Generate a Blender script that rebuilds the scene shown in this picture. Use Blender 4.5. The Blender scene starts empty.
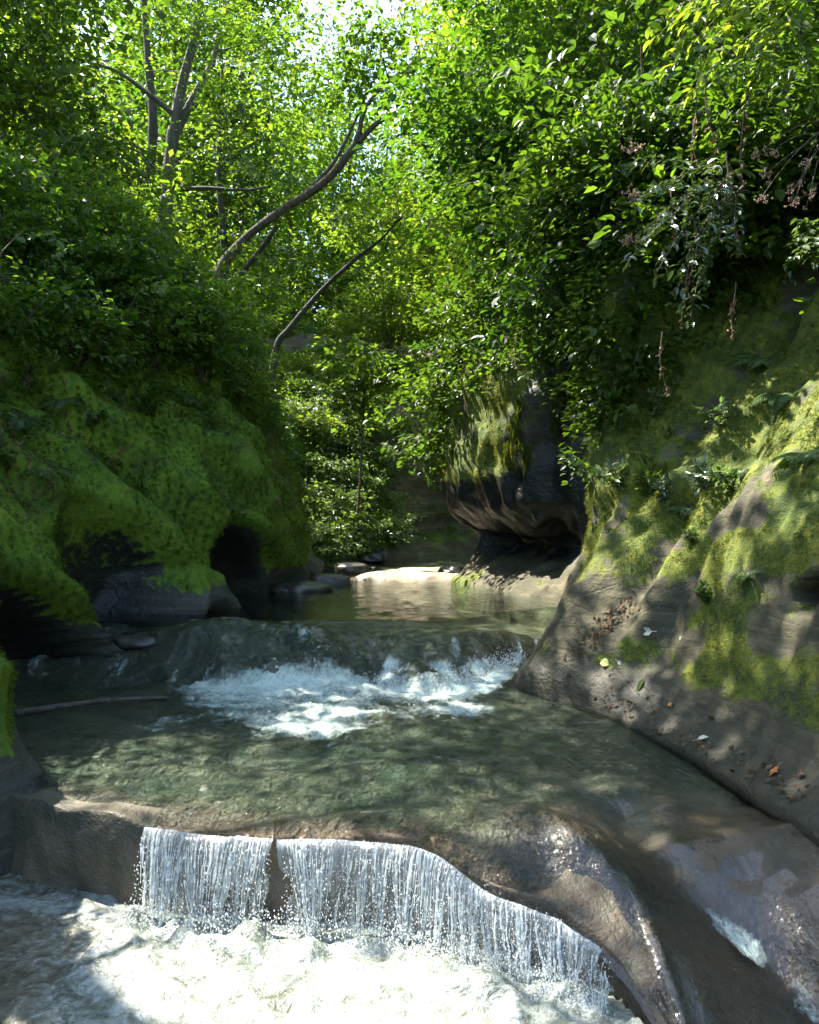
EXPO = 2.25
import bpy, math, random
import numpy as np
from mathutils import Vector
from mathutils.bvhtree import BVHTree

RNG = np.random.default_rng(7)
random.seed(7)
SC = bpy.context.scene
COL = SC.collection
CAMZ = 2.05
F = 800.0
TO_SUN = np.array([-0.52, 0.35, 0.92]); TO_SUN /= np.linalg.norm(TO_SUN)

def W(px, py, y):
    """world point seen at a place of the photograph at depth y"""
    return np.array([(px-409.5)/F*y, y, CAMZ-(py-512.0)/F*y])

# ------------------------------------------------------------------ noise
def _hash(ix, iy, iz, seed):
    h = (ix.astype(np.int64)*374761393 + iy.astype(np.int64)*668265263 + iz.astype(np.int64)*2147483647 + seed*1274126177) & 0xFFFFFFFF
    h = ((h ^ (h >> 13)) * 1274126177) & 0xFFFFFFFF
    h = ((h ^ (h >> 16)) * 2246822519) & 0xFFFFFFFF
    h = h ^ (h >> 15)
    return (h & 0xFFFFFF)/float(0xFFFFFF)*2-1

def vnoise(p, seed=0):
    p = np.asarray(p, float)
    i = np.floor(p).astype(np.int64); f = p-i
    u = f*f*f*(f*(f*6-15)+10)
    r = 0
    for dx in (0, 1):
        wx = u[:, 0] if dx else 1-u[:, 0]
        for dy in (0, 1):
            wy = u[:, 1] if dy else 1-u[:, 1]
            for dz in (0, 1):
                wz = u[:, 2] if dz else 1-u[:, 2]
                r = r + wx*wy*wz*_hash(i[:, 0]+dx, i[:, 1]+dy, i[:, 2]+dz, seed)
    return r

def fbm(p, scale, octs=4, seed=0, gain=.5):
    p = np.asarray(p, float)*scale
    a, s, t = 1., 0., 0.
    for k in range(octs):
        s = s + a*vnoise(p+17.3*k, seed+k); t += a
        a *= gain; p = p*2.03
    return s/t

def ridged(p, scale, octs=3, seed=0):
    p = np.asarray(p, float)*scale
    a, s, t = 1., 0., 0.
    for k in range(octs):
        s = s + a*(1-2*np.abs(vnoise(p+9.1*k, seed+k))); t += a
        a *= .5; p = p*2.1
    return s/t

def sstep(a, b, x):
    t = np.clip((x-a)/(b-a), 0, 1)
    return t*t*(3-2*t)

def fbm2(x, y, scale, octs=4, seed=0):
    return fbm(np.stack([x, y, np.zeros_like(x)], 1), scale, octs, seed)

# ------------------------------------------------------------------ meshes
class MB:
    """collects pieces; build() links them as ONE mesh object"""
    def __init__(s):
        s.v = []; s.f = []; s.n = 0
    def add(s, verts, faces):
        verts = np.asarray(verts, float).reshape(-1, 3); faces = np.asarray(faces, np.int64)
        s.v.append(verts)
        if len(faces): s.f.append(faces+s.n)
        s.n += len(verts)
    def mesh(s, name, mat=None, smooth=False, attrs=None):
        me = bpy.data.meshes.new(name)
        V = np.concatenate(s.v) if s.v else np.zeros((0, 3))
        me.vertices.add(len(V)); me.vertices.foreach_set('co', V.astype(np.float32).ravel())
        tot = np.concatenate([np.full(len(f), f.shape[1]) for f in s.f]).astype(np.int32)
        loops = np.concatenate([f.ravel() for f in s.f]).astype(np.int32)
        me.loops.add(len(loops)); me.loops.foreach_set('vertex_index', loops)
        me.polygons.add(len(tot))
        st = np.zeros(len(tot), np.int32); st[1:] = np.cumsum(tot)[:-1]
        me.polygons.foreach_set('loop_start', st); me.polygons.foreach_set('loop_total', tot)
        me.polygons.foreach_set('use_smooth', np.full(len(tot), smooth, bool))
        for k, a in (attrs or {}).items():
            at = me.attributes.new(k, 'FLOAT', 'POINT'); at.data.foreach_set('value', np.asarray(a, np.float32))
        me.update(calc_edges=True)
        if mat: me.materials.append(mat)
        return me
    def build(s, name, mat, parent=None, smooth=False, attrs=None):
        o = bpy.data.objects.new(name, s.mesh(name, mat, smooth, attrs)); COL.objects.link(o)
        if parent: o.parent = parent
        return o

def grid_faces(nu, nv, mask=None):
    i = np.arange(nu*nv).reshape(nu, nv)
    f = np.stack([i[:-1, :-1], i[1:, :-1], i[1:, 1:], i[:-1, 1:]], -1).reshape(-1, 4)
    if mask is not None:
        m = (mask[:-1, :-1] & mask[1:, :-1] & mask[1:, 1:] & mask[:-1, 1:]).ravel()
        f = f[m]
    return f

def tag(o, label=None, cat=None, group=None, kind=None):
    if label: o['label'] = label
    if cat: o['category'] = cat
    if group: o['group'] = group
    if kind: o['kind'] = kind
    return o

def thing(name, label, cat, loc=(0, 0, 0), group=None):
    o = bpy.data.objects.new(name, None); COL.objects.link(o); o.location = Vector(loc)
    o.empty_display_size = .2
    return tag(o, label, cat, group)

def copy_thing(root, loc, rotz=0, scale=1, label=None, group=None, tilt=(0, 0)):
    r = root.copy(); COL.objects.link(r)
    r.location = Vector(loc); r.rotation_euler = (tilt[0], tilt[1], rotz)
    r.scale = (scale,)*3 if np.isscalar(scale) else scale
    if label: r['label'] = label
    if group: r['group'] = group
    for ch in list(root.children):
        c = ch.copy(); COL.objects.link(c); c.parent = r
    return r

def catmull(P, n):
    """smooth resample of an (k,...) array of control rows to n rows, even in the parameter"""
    P = np.asarray(P, float); k = len(P)
    E = np.concatenate([[2*P[0]-P[1]], P, [2*P[-1]-P[-2]]])
    t = np.linspace(0, k-1, n); i = np.minimum(t.astype(int), k-2); f = t-i
    f = f.reshape((-1,)+(1,)*(P.ndim-1))
    a, b, c, d = E[i], E[i+1], E[i+2], E[i+3]
    return .5*(2*b+(c-a)*f+(2*a-5*b+4*c-d)*f**2+(3*b-a-3*c+d)*f**3)

def tube(path, rad, sides=6, cap=True):
    P = np.asarray(path, float); n = len(P); R = np.broadcast_to(np.asarray(rad, float), (n,))
    T = np.gradient(P, axis=0); T /= np.linalg.norm(T, axis=1, keepdims=True)+1e-9
    ref = np.array([0., 0, 1]) if abs(T[:, 2]).mean() < .8 else np.array([1., 0, 0])
    A = np.cross(T, ref); A /= np.linalg.norm(A, axis=1, keepdims=True)+1e-9
    B = np.cross(T, A)
    an = np.arange(sides)/sides*2*math.pi
    V = P[:, None]+R[:, None, None]*(np.cos(an)[None, :, None]*A[:, None]+np.sin(an)[None, :, None]*B[:, None])
    i = np.arange(n*sides).reshape(n, sides); j = np.roll(i, -1, 1)
    Fc = np.stack([i[:-1], j[:-1], j[1:], i[1:]], -1).reshape(-1, 4)
    return V.reshape(-1, 3), Fc

# ------------------------------------------------------------------ materials
class NT:
    def __init__(s, name):
        s.m = bpy.data.materials.new(name); s.m.use_nodes = True
        s.t = s.m.node_tree; s.t.nodes.clear()
        s.out = s.n('ShaderNodeOutputMaterial')
    def n(s, ty, **kw):
        x = s.t.nodes.new(ty)
        for k, v in kw.items(): setattr(x, k, v)
        return x
    def set(s, node, **kw):
        for k, v in kw.items():
            sock = node.inputs[k.replace('_', ' ')]
            if hasattr(v, 'is_output') or isinstance(v, bpy.types.NodeSocket): s.t.links.new(v, sock)
            else: sock.default_value = v
        return node
    def link(s, a, b): s.t.links.new(a, b)
    def noise(s, scale, detail=4, rough=.55, vec=None, dist=0):
        x = s.n('ShaderNodeTexNoise'); s.set(x, Scale=scale, Detail=detail, Roughness=rough, Distortion=dist)
        if vec is not None: s.link(vec, x.inputs['Vector'])
        return x.outputs['Fac']
    def ramp(s, fac, stops):
        x = s.n('ShaderNodeValToRGB'); cr = x.color_ramp
        while len(cr.elements) > 1: cr.elements.remove(cr.elements[-1])
        cr.elements[0].position = stops[0][0]; c = stops[0][1]; cr.elements[0].color = (*c, 1) if not np.isscalar(c) else (c, c, c, 1)
        for p, c in stops[1:]:
            e = cr.elements.new(p); e.color = (*c, 1) if not np.isscalar(c) else (c, c, c, 1)
        s.link(fac, x.inputs['Fac']); return x.outputs['Color']
    def mix(s, fac, a, b, mode='MIX'):
        x = s.n('ShaderNodeMix', data_type='RGBA', blend_type=mode)
        for v, k in ((fac, 0), (a, 6), (b, 7)):
            if isinstance(v, bpy.types.NodeSocket): s.link(v, x.inputs[k])
            else: x.inputs[k].default_value = v if k == 0 else (*v, 1)
        return x.outputs[2]
    def math(s, op, a, b=0., clamp=False):
        x = s.n('ShaderNodeMath', operation=op, use_clamp=clamp)
        for v, k in ((a, 0), (b, 1)):
            if isinstance(v, bpy.types.NodeSocket): s.link(v, x.inputs[k])
            else: x.inputs[k].default_value = v
        return x.outputs[0]
    def attr(s, name):
        return s.n('ShaderNodeAttribute', attribute_name=name).outputs['Fac']
    def pos(s):
        return s.n('ShaderNodeNewGeometry').outputs['Position']
    def obj(s):
        return s.n('ShaderNodeTexCoord').outputs['Object']
    def mapping(s, vec, scale=(1, 1, 1), rot=(0, 0, 0)):
        x = s.n('ShaderNodeMapping'); x.inputs['Scale'].default_value = scale; x.inputs['Rotation'].default_value = rot
        s.link(vec, x.inputs['Vector']); return x.outputs['Vector']
    def bump(s, h, strength=.5, dist=.02, normal=None):
        x = s.n('ShaderNodeBump'); s.set(x, Strength=strength, Distance=dist, Height=h)
        if normal is not None: s.link(normal, x.inputs['Normal'])
        return x.outputs['Normal']
    def princ(s, **kw):
        return s.set(s.n('ShaderNodeBsdfPrincipled'), **kw)
    def mixsh(s, fac, a, b):
        x = s.n('ShaderNodeMixShader')
        if isinstance(fac, bpy.types.NodeSocket): s.link(fac, x.inputs[0])
        else: x.inputs[0].default_value = fac
        s.link(a.outputs[0], x.inputs[1]); s.link(b.outputs[0], x.inputs[2]); return x
    def done(s, sh):
        s.link(sh.outputs[0], s.out.inputs['Surface']); return s.m

def leaf_mat(name, cols, trans=.45, tint=(1.5, 1.5, .6), rough=.42, spec=.5):
    t = NT(name)
    r = t.n('ShaderNodeNewGeometry').outputs['Random Per Island']
    k = len(cols)
    c = t.ramp(r, [(i/(k-1), cc) for i, cc in enumerate(cols)])
    # each plant a little different from its neighbour
    oi = t.n('ShaderNodeObjectInfo').outputs['Random']
    hs = t.n('ShaderNodeHueSaturation'); t.link(c, hs.inputs['Color'])
    t.link(t.math('ADD', t.math('MULTIPLY', oi, .6), .72), hs.inputs['Value'])
    t.link(t.math('ADD', t.math('MULTIPLY', oi, -.035), .517), hs.inputs['Hue'])
    c = hs.outputs['Color']
    p = t.princ(Base_Color=c, Roughness=rough, Specular_IOR_Level=spec)
    tr = t.n('ShaderNodeBsdfTranslucent'); t.link(t.mix(1., c, tint, 'MULTIPLY'), tr.inputs['Color'])
    return t.done(t.mixsh(trans, p, tr))

def rock_mat(name, mosscols, rockcols, wet_shade_col=(.014, .015, .013), soil=(.05, .035, .022)):
    t = NT(name); P = t.pos()
    moss = t.attr('moss'); wet = t.attr('wet')  # wet also carries shade painted into hollows and under the overhang
    n1 = t.noise(2.2, 6, .6, P); n2 = t.noise(14, 5, .6, P); n3 = t.noise(70, 3, .6, P)
    st = t.noise(3.0, 5, .6, t.mapping(P, (.5, .5, 7)))
    rock = t.ramp(t.math('ADD', t.math('MULTIPLY', n1, .5), t.math('MULTIPLY', st, .5)), [(.3, rockcols[0]), (.5, rockcols[1]), (.68, rockcols[2])])
    rock = t.mix(t.math('MULTIPLY', n2, .5), rock, rockcols[0])
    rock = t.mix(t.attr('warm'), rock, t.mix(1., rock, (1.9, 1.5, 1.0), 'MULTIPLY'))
    rock = t.mix(wet, rock, wet_shade_col)  # near-black tone for damp rock and for painted shade alike
    mc = t.ramp(t.math('ADD', t.math('MULTIPLY', n1, .45), t.math('MULTIPLY', n2, .55)), [(.3, mosscols[0]), (.46, mosscols[1]), (.62, mosscols[2])])
    mm = t.math('ADD', moss, t.math('MULTIPLY', t.math('SUBTRACT', t.math('ADD', t.math('MULTIPLY', n2, .6), t.math('MULTIPLY', n1, .6)), .6), 1.5))
    mf = t.ramp(mm, [(.4, 0.), (.62, 1.)])
    col = t.mix(mf, rock, mc)
    sf = t.ramp(t.math('ADD', t.attr('soil'), t.math('MULTIPLY', t.math('SUBTRACT', n2, .5), .8)), [(.45, 0.), (.6, 1.)])
    col = t.mix(sf, col, soil)
    vo = t.n('ShaderNodeTexVoronoi', feature='DISTANCE_TO_EDGE'); t.set(vo, Scale=1.7, Vector=t.mapping(P, (1, 1, 2.2)))
    ck = t.ramp(vo.outputs['Distance'], [(0., 0.), (.035, 1.)])
    b = t.bump(t.math('ADD', t.math('MULTIPLY', st, .35), n2), .5, .05)
    b = t.bump(t.math('MULTIPLY', ck, t.math('SUBTRACT', 1., moss)), .2, .03, b)
    b = t.bump(n3, t.math('ADD', t.math('MULTIPLY', mf, .6), .25), .02, b)
    ro = t.math('SUBTRACT', .85, t.math('MULTIPLY', wet, .5))
    return t.done(t.princ(Base_Color=col, Roughness=ro, Normal=b, Specular_IOR_Level=.4))

def bark_mat(name, a, b, moss=(.04, .06, .02)):
    t = NT(name); P = t.obj()
    v = t.noise(14, 7, .7, t.mapping(P, (1, 1, .16)), .6)
    c = t.ramp(v, [(.32, a), (.66, b)])
    c = t.mix(t.ramp(t.noise(2.5, 4, .6, P), [(.5, 0.), (.66, .7)]), c, moss)
    return t.done(t.princ(Base_Color=c, Roughness=.85, Normal=t.bump(v, 1., .05)))

def plain_mat(name, a, b, scale=8, rough=.7, spec=.4):
    t = NT(name)
    n = t.noise(scale, 5, .6, t.obj())
    return t.done(t.princ(Base_Color=t.ramp(n, [(.35, a), (.65, b)]), Roughness=rough, Specular_IOR_Level=spec, Normal=t.bump(n, .3, .01)))

M = {}
M['left_rock'] = rock_mat('mossy_shale', [(.014, .028, .004), (.082, .15, .009), (.16, .235, .014)], [(.03, .03, .024), (.065, .066, .05), (.13, .13, .10)])
M['right_rock'] = rock_mat('sunny_mossy_shale', [(.022, .036, .007), (.065, .095, .010), (.17, .18, .018)], [(.026, .029, .018), (.062, .06, .036), (.16, .145, .092)])
M['far_rock'] = rock_mat('brown_shale', [(.04, .07, .01), (.08, .12, .016), (.14, .17, .02)], [(.05, .038, .024), (.10, .078, .05), (.16, .125, .085)])
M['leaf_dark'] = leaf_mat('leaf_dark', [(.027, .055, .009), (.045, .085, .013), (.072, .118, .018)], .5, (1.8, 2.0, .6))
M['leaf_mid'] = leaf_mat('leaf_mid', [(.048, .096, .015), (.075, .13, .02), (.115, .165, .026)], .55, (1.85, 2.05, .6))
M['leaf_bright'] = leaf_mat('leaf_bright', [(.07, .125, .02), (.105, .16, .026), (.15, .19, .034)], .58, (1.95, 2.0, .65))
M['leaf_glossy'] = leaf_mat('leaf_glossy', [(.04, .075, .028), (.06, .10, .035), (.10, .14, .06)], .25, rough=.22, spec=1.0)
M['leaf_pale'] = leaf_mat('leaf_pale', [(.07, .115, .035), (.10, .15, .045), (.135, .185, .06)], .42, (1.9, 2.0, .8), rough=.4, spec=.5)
M['fern'] = leaf_mat('fern_frond', [(.05, .10, .02), (.09, .15, .03), (.12, .18, .04)], .45)
M['dead'] = leaf_mat('dead_leaf', [(.10, .05, .022), (.17, .09, .045), (.24, .15, .09)], .15, (1, 1, 1), .7, .3)
M['bark_grey'] = bark_mat('bark_grey', (.05, .042, .034), (.17, .15, .12))
M['bark_dark'] = bark_mat('bark_dark', (.022, .018, .014), (.075, .06, .045))
M['bark_brown'] = bark_mat('bark_brown', (.045, .034, .024), (.14, .105, .075))
M['twig'] = plain_mat('twig', (.05, .035, .022), (.12, .085, .055), 12)
M['flower'] = plain_mat('dry_flower', (.20, .11, .07), (.34, .22, .15), 40, .9)
M['boulder'] = plain_mat('boulder_stone', (.018, .018, .015), (.075, .07, .055), 5, .35, .5)
# ------------------------------------------------------------------ banks
def loft(keys, nu, nv):
    """keys: (x, y, angle of the outward direction in degrees, [(d, z) ...]) -> nu x nv x 3 grid"""
    K = []
    for x, y, a, prof in keys:
        a = math.radians(a); pr = np.array(prof, float)
        K.append(np.stack([x+pr[:, 0]*math.cos(a), y+pr[:, 0]*math.sin(a), pr[:, 1]], 1))
    K = np.array(K)                                     # stations x k x 3
    seg = np.linalg.norm(np.diff(K[:, :4].mean(1), axis=0), axis=1)
    s = np.concatenate([[0], np.cumsum(seg)])
    D = catmull(K, 40*len(K))
    sd = np.interp(np.linspace(0, len(K)-1, len(D)), np.arange(len(K)), s)
    u = np.linspace(0, s[-1], nu)
    G = np.empty((nu,)+K.shape[1:])
    for a in range(K.shape[1]):
        for b in range(3): G[:, a, b] = np.interp(u, sd, D[:, a, b])
    Gv = np.swapaxes(catmull(np.swapaxes(G, 0, 1), 30*K.shape[1]), 0, 1)
    out = np.empty((nu, nv, 3))
    for i in range(nu):
        d = np.concatenate([[0], np.cumsum(np.linalg.norm(np.diff(Gv[i], axis=0), axis=1))])
        # finer where the camera sees it: compress the far uphill part
        tgt = np.linspace(0, 1, nv)**1.35*d[-1]
        for b in range(3): out[i, :, b] = np.interp(tgt, d, Gv[i, :, b])
    return out

def gnormal(G, flip=1):
    du = np.gradient(G, axis=0); dv = np.gradient(G, axis=1)
    n = np.cross(du, dv)*flip
    return n/(np.linalg.norm(n, axis=2, keepdims=True)+1e-9)

def gsmooth(G, it=1):
    for _ in range(it):
        H = G.copy()
        H[1:-1, 1:-1] = .5*G[1:-1, 1:-1]+.125*(G[2:, 1:-1]+G[:-2, 1:-1]+G[1:-1, 2:]+G[1:-1, :-2])
        G = H
    return G

def carve(G, c, r, d, lean=0., hit=None):
    """hollow out a pothole: points inside the ellipsoid move along d to its far side"""
    V = G.reshape(-1, 3); q = V-np.array(c)
    q[:, 1] -= lean*q[:, 2]
    q = q/np.array(r); tap = 1-.48*sstep(-.1, 1, q[:, 2]); q[:, 1] /= tap; dq = np.array(d)/np.array(r)
    qq = (q*q).sum(1); ins = qq < 1
    a = dq@dq; b = q@dq; cc = qq-1
    t = np.where(ins, .98*(-b+np.sqrt(np.maximum(b*b-a*cc, 0)))/a, 0)
    V = V+t[:, None]*np.array(d)
    if hit is not None: hit.reshape(-1)[:] = np.maximum(hit.reshape(-1), t)
    return V.reshape(G.shape)

def n3(G): return G.reshape(-1, 3)

# ---- left bank, one continuous slope from behind the camera round the far bend
def sc_(prof, z0=None): return prof
LEDGE = -1
PL = [(-.1, -.8), (0, .1), (.10, .7), (.38, 1.35), (.85, 2.2), (1.45, 3.2), (2.05, 4.3), (3.0, 5.4), (6, 6.8), (10, 7.6), (15, 6.6)]
PS = [(-.06, -.8), (0, .30), (.16, .50), (.30, .72), (.40, 1.05), (.75, 1.8), (1.6, 3.4), (3.0, 5.2), (6, 6.8), (10, 7.6), (15, 6.6)]
PN = [(-.1, -.8), (0, .3), (.06, .8), (.28, 1.5), (.62, 2.4), (1.05, 3.5), (1.65, 4.5), (2.8, 5.4), (5.5, 6.5), (9, 7.4), (14, 6.4)]
PF = [(-.1, -.4), (0, .6), (.3, 1.05), (.9, 1.5), (1.6, 2.3), (2.3, 3.3), (3.2, 4.3), (4.6, 5.3), (7, 6.6), (10, 7.6), (15, 6.6)]
PB = [(-.1, -.4), (0, .7), (.25, 1.15), (.55, 1.7), (.8, 2.6), (1.1, 3.5), (1.7, 4.3), (3.2, 5.2), (6, 6.6), (10, 8.2), (15, 7.0)]
LK = [(-2.9, -3, 180, PL), (-2.8, 0, 180, PL), (-2.75, 2.5, 180, PL), (-2.6, 3.9, 180, PL), (-2.38, 4.4, 180, PL), (-2.14, 4.85, 180, PS), (-2.6, 5.45, 180, PL),
      (-3.0, 6.3, 180, PL), (-2.7, 7.3, 180, PL), (-2.1, 8.3, 180, PL), (-1.68, 9.3, 180, PL), (-1.42, 10.3, 180, PN), (-1.28, 11.4, 180, PN),
      (-1.2, 12.4, 175, PN), (-1.5, 13.6, 170, PN), (-1.5, 15.0, 165, PF), (-1.0, 16.6, 150, PF), (-.2, 18.3, 130, PF),
      (1.0, 20.0, 110, PB), (2.8, 21.2, 98, PB), (6, 21.8, 90, PB), (10, 22, 90, PB), (15, 22, 90, PB)]
GL = loft(LK, 560, 260)
p = n3(GL); nrm = n3(gnormal(GL, -1))
if nrm[len(nrm)//4][0] < 0: nrm = -nrm
hz = sstep(.3, 1.3, p[:, 2])
q = p*np.array([1, 1, 1.0])
disp = hz*(.20*fbm(q, .8, 3, 3)+.10*fbm(q, 2.6, 3, 8))
# slumped ledges that run down towards the water
led = ridged(np.stack([p[:, 0]*1.2, p[:, 1]*.7+p[:, 2]*.55, p[:, 2]*1.3], 1), 1.5, 3, 21)
disp += hz*.13*led*(p[:, 1] < 14)
ter = np.abs((((p[:, 2]*1.0+p[:, 1]*.42)*2.3+.9*fbm(q, .9, 3, 35)) % 1)-.5)-.25
disp += .24*ter*hz*(p[:, 1] < 14)*sstep(-.1, .3, fbm(q, .8, 2, 36))
# horizontal shale courses of the far cut bank
for a_, c_, r_, h_ in [(W(130, 400, 8.4), W(285, 590, 9.7), .20, .16), (W(40, 430, 7.4), W(165, 600, 8.0), .18, .16), (W(195, 420, 9.6), W(315, 560, 11.2), .18, .13), (W(90, 380, 8.2), W(205, 530, 9.3), .15, .12), (W(10, 500, 6.8), W(120, 640, 7.3), .14, .12), (W(235, 400, 10.6), W(325, 540, 12), .16, .12)]:
    v_ = (c_-a_)[1:]; t_ = np.clip(((p[:, 1:]-a_[1:])@v_)/(v_@v_), 0, 1); off_ = p[:, 1:]-a_[1:]-t_[:, None]*v_
    sg_ = (off_[:, 0]*v_[1]-off_[:, 1]*v_[0])/np.linalg.norm(v_)     # + above the ledge, - below
    dd_ = np.linalg.norm(off_, axis=1)*(1+.35*fbm(q, 2.1, 2, 37))
    disp += h_*np.exp(-(dd_/r_)**2)*(p[:, 0] < 0)-1.1*h_*np.exp(-((dd_-1.3*r_)/(.8*r_))**2)*(sg_*LEDGE < 0)*(p[:, 0] < 0)
lay = np.abs(((p[:, 2]*3.1+.5*fbm(q, .8, 2, 31)) % 1)-.5)
disp += (.16*(lay-.25)*(.4+.9*np.abs(fbm(q, .9, 3, 32)))+.42*fbm(q, .8, 4, 33)+.10*ridged(q, 2.2, 3, 34))*sstep(17, 19, p[:, 1])*sstep(1.1, 1.7, p[:, 2])
p = p+nrm*disp[:, None]
GL = p.reshape(GL.shape)
hitL = np.zeros(GL.shape[:2])
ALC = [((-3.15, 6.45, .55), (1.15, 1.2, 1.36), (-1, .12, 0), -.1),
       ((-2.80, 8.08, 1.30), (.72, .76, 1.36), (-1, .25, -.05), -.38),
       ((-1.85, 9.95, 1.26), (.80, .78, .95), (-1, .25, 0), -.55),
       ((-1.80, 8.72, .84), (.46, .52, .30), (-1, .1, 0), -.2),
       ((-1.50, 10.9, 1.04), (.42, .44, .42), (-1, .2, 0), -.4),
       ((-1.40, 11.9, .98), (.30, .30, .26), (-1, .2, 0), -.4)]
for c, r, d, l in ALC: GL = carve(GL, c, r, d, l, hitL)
GL = gsmooth(GL, 2)
p = n3(GL); nrm = n3(gnormal(GL)); 
if np.median(nrm[(p[:, 1] > 5) & (p[:, 1] < 9), 0]) < 0: nrm = -nrm
GL = (p+nrm*(.022*fbm(p, 7, 3, 41)*sstep(.4, 1., p[:, 2]))[:, None]).reshape(GL.shape)
p = n3(GL); ht = hitL.ravel()
wob = .25*fbm(p, 1.6, 3, 5)
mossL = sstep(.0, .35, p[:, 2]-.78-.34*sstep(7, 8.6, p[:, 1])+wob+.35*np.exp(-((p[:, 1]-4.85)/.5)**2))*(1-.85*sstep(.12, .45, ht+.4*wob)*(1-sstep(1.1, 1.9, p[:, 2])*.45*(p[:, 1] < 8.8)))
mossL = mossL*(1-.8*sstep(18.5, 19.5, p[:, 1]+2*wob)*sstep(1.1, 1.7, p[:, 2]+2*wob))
wet_shadeL = np.clip(1-sstep(.65, 1.1, p[:, 2]+.4*wob), 0, 1)*.35+.95*sstep(.12, .45, ht)  # damp at the water line; alcove insides painted black as their shade
soilL = sstep(4.0, 5.0, p[:, 2]+1.5*wob)*.7+.5*sstep(.05, .4, fbm(p*np.array([1, 1, 1.6]), 1.9, 4, 77))*sstep(1.2, 2.2, p[:, 2])
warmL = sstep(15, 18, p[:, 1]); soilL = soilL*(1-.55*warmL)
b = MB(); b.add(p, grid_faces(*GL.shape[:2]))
left_bank = tag(b.build('left_bank', M['left_rock'], smooth=True, attrs=dict(warm=warmL, moss=mossL, wet=np.clip(wet_shadeL, 0, 1), soil=np.clip(soilL, 0, 1))), kind='structure')

# ---- right bank: flat slab, fluted buttress, dark wall, undercut cliff
R5 = [(.06, -.8), (.05, .25), (-.03, .50), (.12, .60), (.36, .84), (.62, 1.35), (.84, 1.95), (1.18, 2.5), (1.7, 3.2), (2.4, 4.2), (2.9, 6.2), (5, 7.6), (12, 5.6)]
R7 = [(-.1, -.8), (0, .2), (.07, .5), (.14, .68), (.38, .98), (.68, 1.38), (.98, 1.88), (1.35, 2.25), (1.95, 2.85), (2.75, 3.8), (3.2, 5.8), (6, 7.5), (12, 5.6)]
R9 = [(-.1, -.6), (0, .5), (.04, .72), (.09, .95), (.27, 1.25), (.48, 1.6), (.6, 2.1), (.60, 2.8), (.66, 3.6), (.8, 4.6), (1.2, 5.9), (5, 7.2), (10, 5.6)]
R11 = [(-.2, -.2), (-.1, .7), (.08, .96), (.3, 1.08), (.75, 1.3), (1.02, 1.58), (.78, 1.78), (.34, 1.98), (.08, 2.45), (.08, 3.4), (.4, 4.5), (3.6, 6.5), (9, 5.6)]
R12 = [(-.2, -.2), (-.1, .7), (.06, .98), (.2, 1.08), (.42, 1.38), (.5, 1.65), (.36, 1.9), (.18, 2.15), (.08, 2.7), (.12, 3.5), (.5, 4.4), (3.6, 6.4), (9, 5.6)]
RK = [(2.35, -3, 0, R5), (2.25, 0, 0, R5), (2.1, 2.4, 0, R5), (1.95, 3.8, 0, R5), (1.82, 4.95, 0, R5), (1.62, 5.8, 0, R5), (1.22, 6.5, 0, R7), (.88, 7.0, 0, R7),
      (.98, 7.5, 0, R7), (1.40, 8.2, 0, R9), (1.80, 9.0, 0, R9), (1.75, 9.8, 0, R9), (1.40, 10.6, 0, R11), (1.12, 11.5, 0, R11), (.72, 12.3, 0, R11), (.66, 13.0, 0, R12), (1.0, 13.9, 0, R12), (2.0, 15.2, 0, R12), (4.0, 16.6, 0, R12)]
GR = loft(RK, 560, 280)
p = n3(GR); nrm = n3(gnormal(GR))
if np.median(nrm[(p[:, 1] > 5) & (p[:, 1] < 9) & (p[:, 2] < 3), 0]) > 0: nrm = -nrm
hz = sstep(.9, 2.0, p[:, 2])
far = sstep(7.6, 9.0, p[:, 1])
disp = hz*(.13+.16*far*sstep(2.2, 3, p[:, 2]))*fbm(p, .9, 4, 13)+far*.10*ridged(p*np.array([1, 1, .8]), 2.6, 3, 19)*hz+.035*fbm(p, 2.2, 3, 17)*sstep(.5, .9, p[:, 2])
fl = ridged(np.stack([p[:, 0]*.8, p[:, 1]*2.3, p[:, 2]*.42+p[:, 1]*.2], 1), 1.0, 3, 23)
fl2 = ridged(np.stack([p[:, 0]*1.1, p[:, 1]*3.6, p[:, 2]*.5+p[:, 1]*.5], 1), 1.0, 2, 25)
disp += sstep(.8, 1.4, p[:, 2])*(fl*(.10+.06*far)+(1-far)*.06*fl2)
def segd3(p, a, c):
    v = c-a; t = np.clip(((p-a)@v)/(v@v), 0, 1); return np.linalg.norm(p-a-t[:, None]*v, axis=1), t
for (pa, ya), (pb, yb_), r, dp in [(((652, 492), 7.0), ((598, 618), 6.9), .085, .17), (((682, 500), 6.75), ((632, 630), 6.6), .10, .20), (((722, 505), 6.5), ((668, 640), 6.2), .12, .17), (((668, 478), 7.0), ((612, 640), 6.75), .06, -.10), (((702, 500), 6.6), ((650, 640), 6.4), .07, -.10), (((770, 520), 6.1), ((720, 640), 5.9), .12, .12), (((640, 655), 6.2), ((760, 690), 5.5), .06, .08), (((705, 640), 5.9), ((800, 610), 5.6), .05, .10)]:
    dd, tt_ = segd3(p, W(*pa, ya), W(*pb, yb_)); disp -= dp*np.exp(-(dd/(r*1.5))**2)
bed_ = np.abs(((p[:, 2]*5+p[:, 0]*1.5+.8*fbm(p, 1.1, 3, 131)) % 1)-.5)-.25
disp += .022*bed_*sstep(.55, .7, p[:, 2])*(1-sstep(1.3, 1.8, p[:, 2]))
p = p+nrm*disp[:, None]
GR = gsmooth(p.reshape(GR.shape), 1)
hitR = np.zeros(GR.shape[:2])
for c, r, d, l in [((1.5, 12.6, 1.75), (1.2, .34, .55), (1, .3, 0), 0.), ((2.9, 5.05, 1.52), (.5, .30, .13), (1, .2, 0), -.5)]:
    GR = carve(GR, c, r, d, l, hitR)
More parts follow.
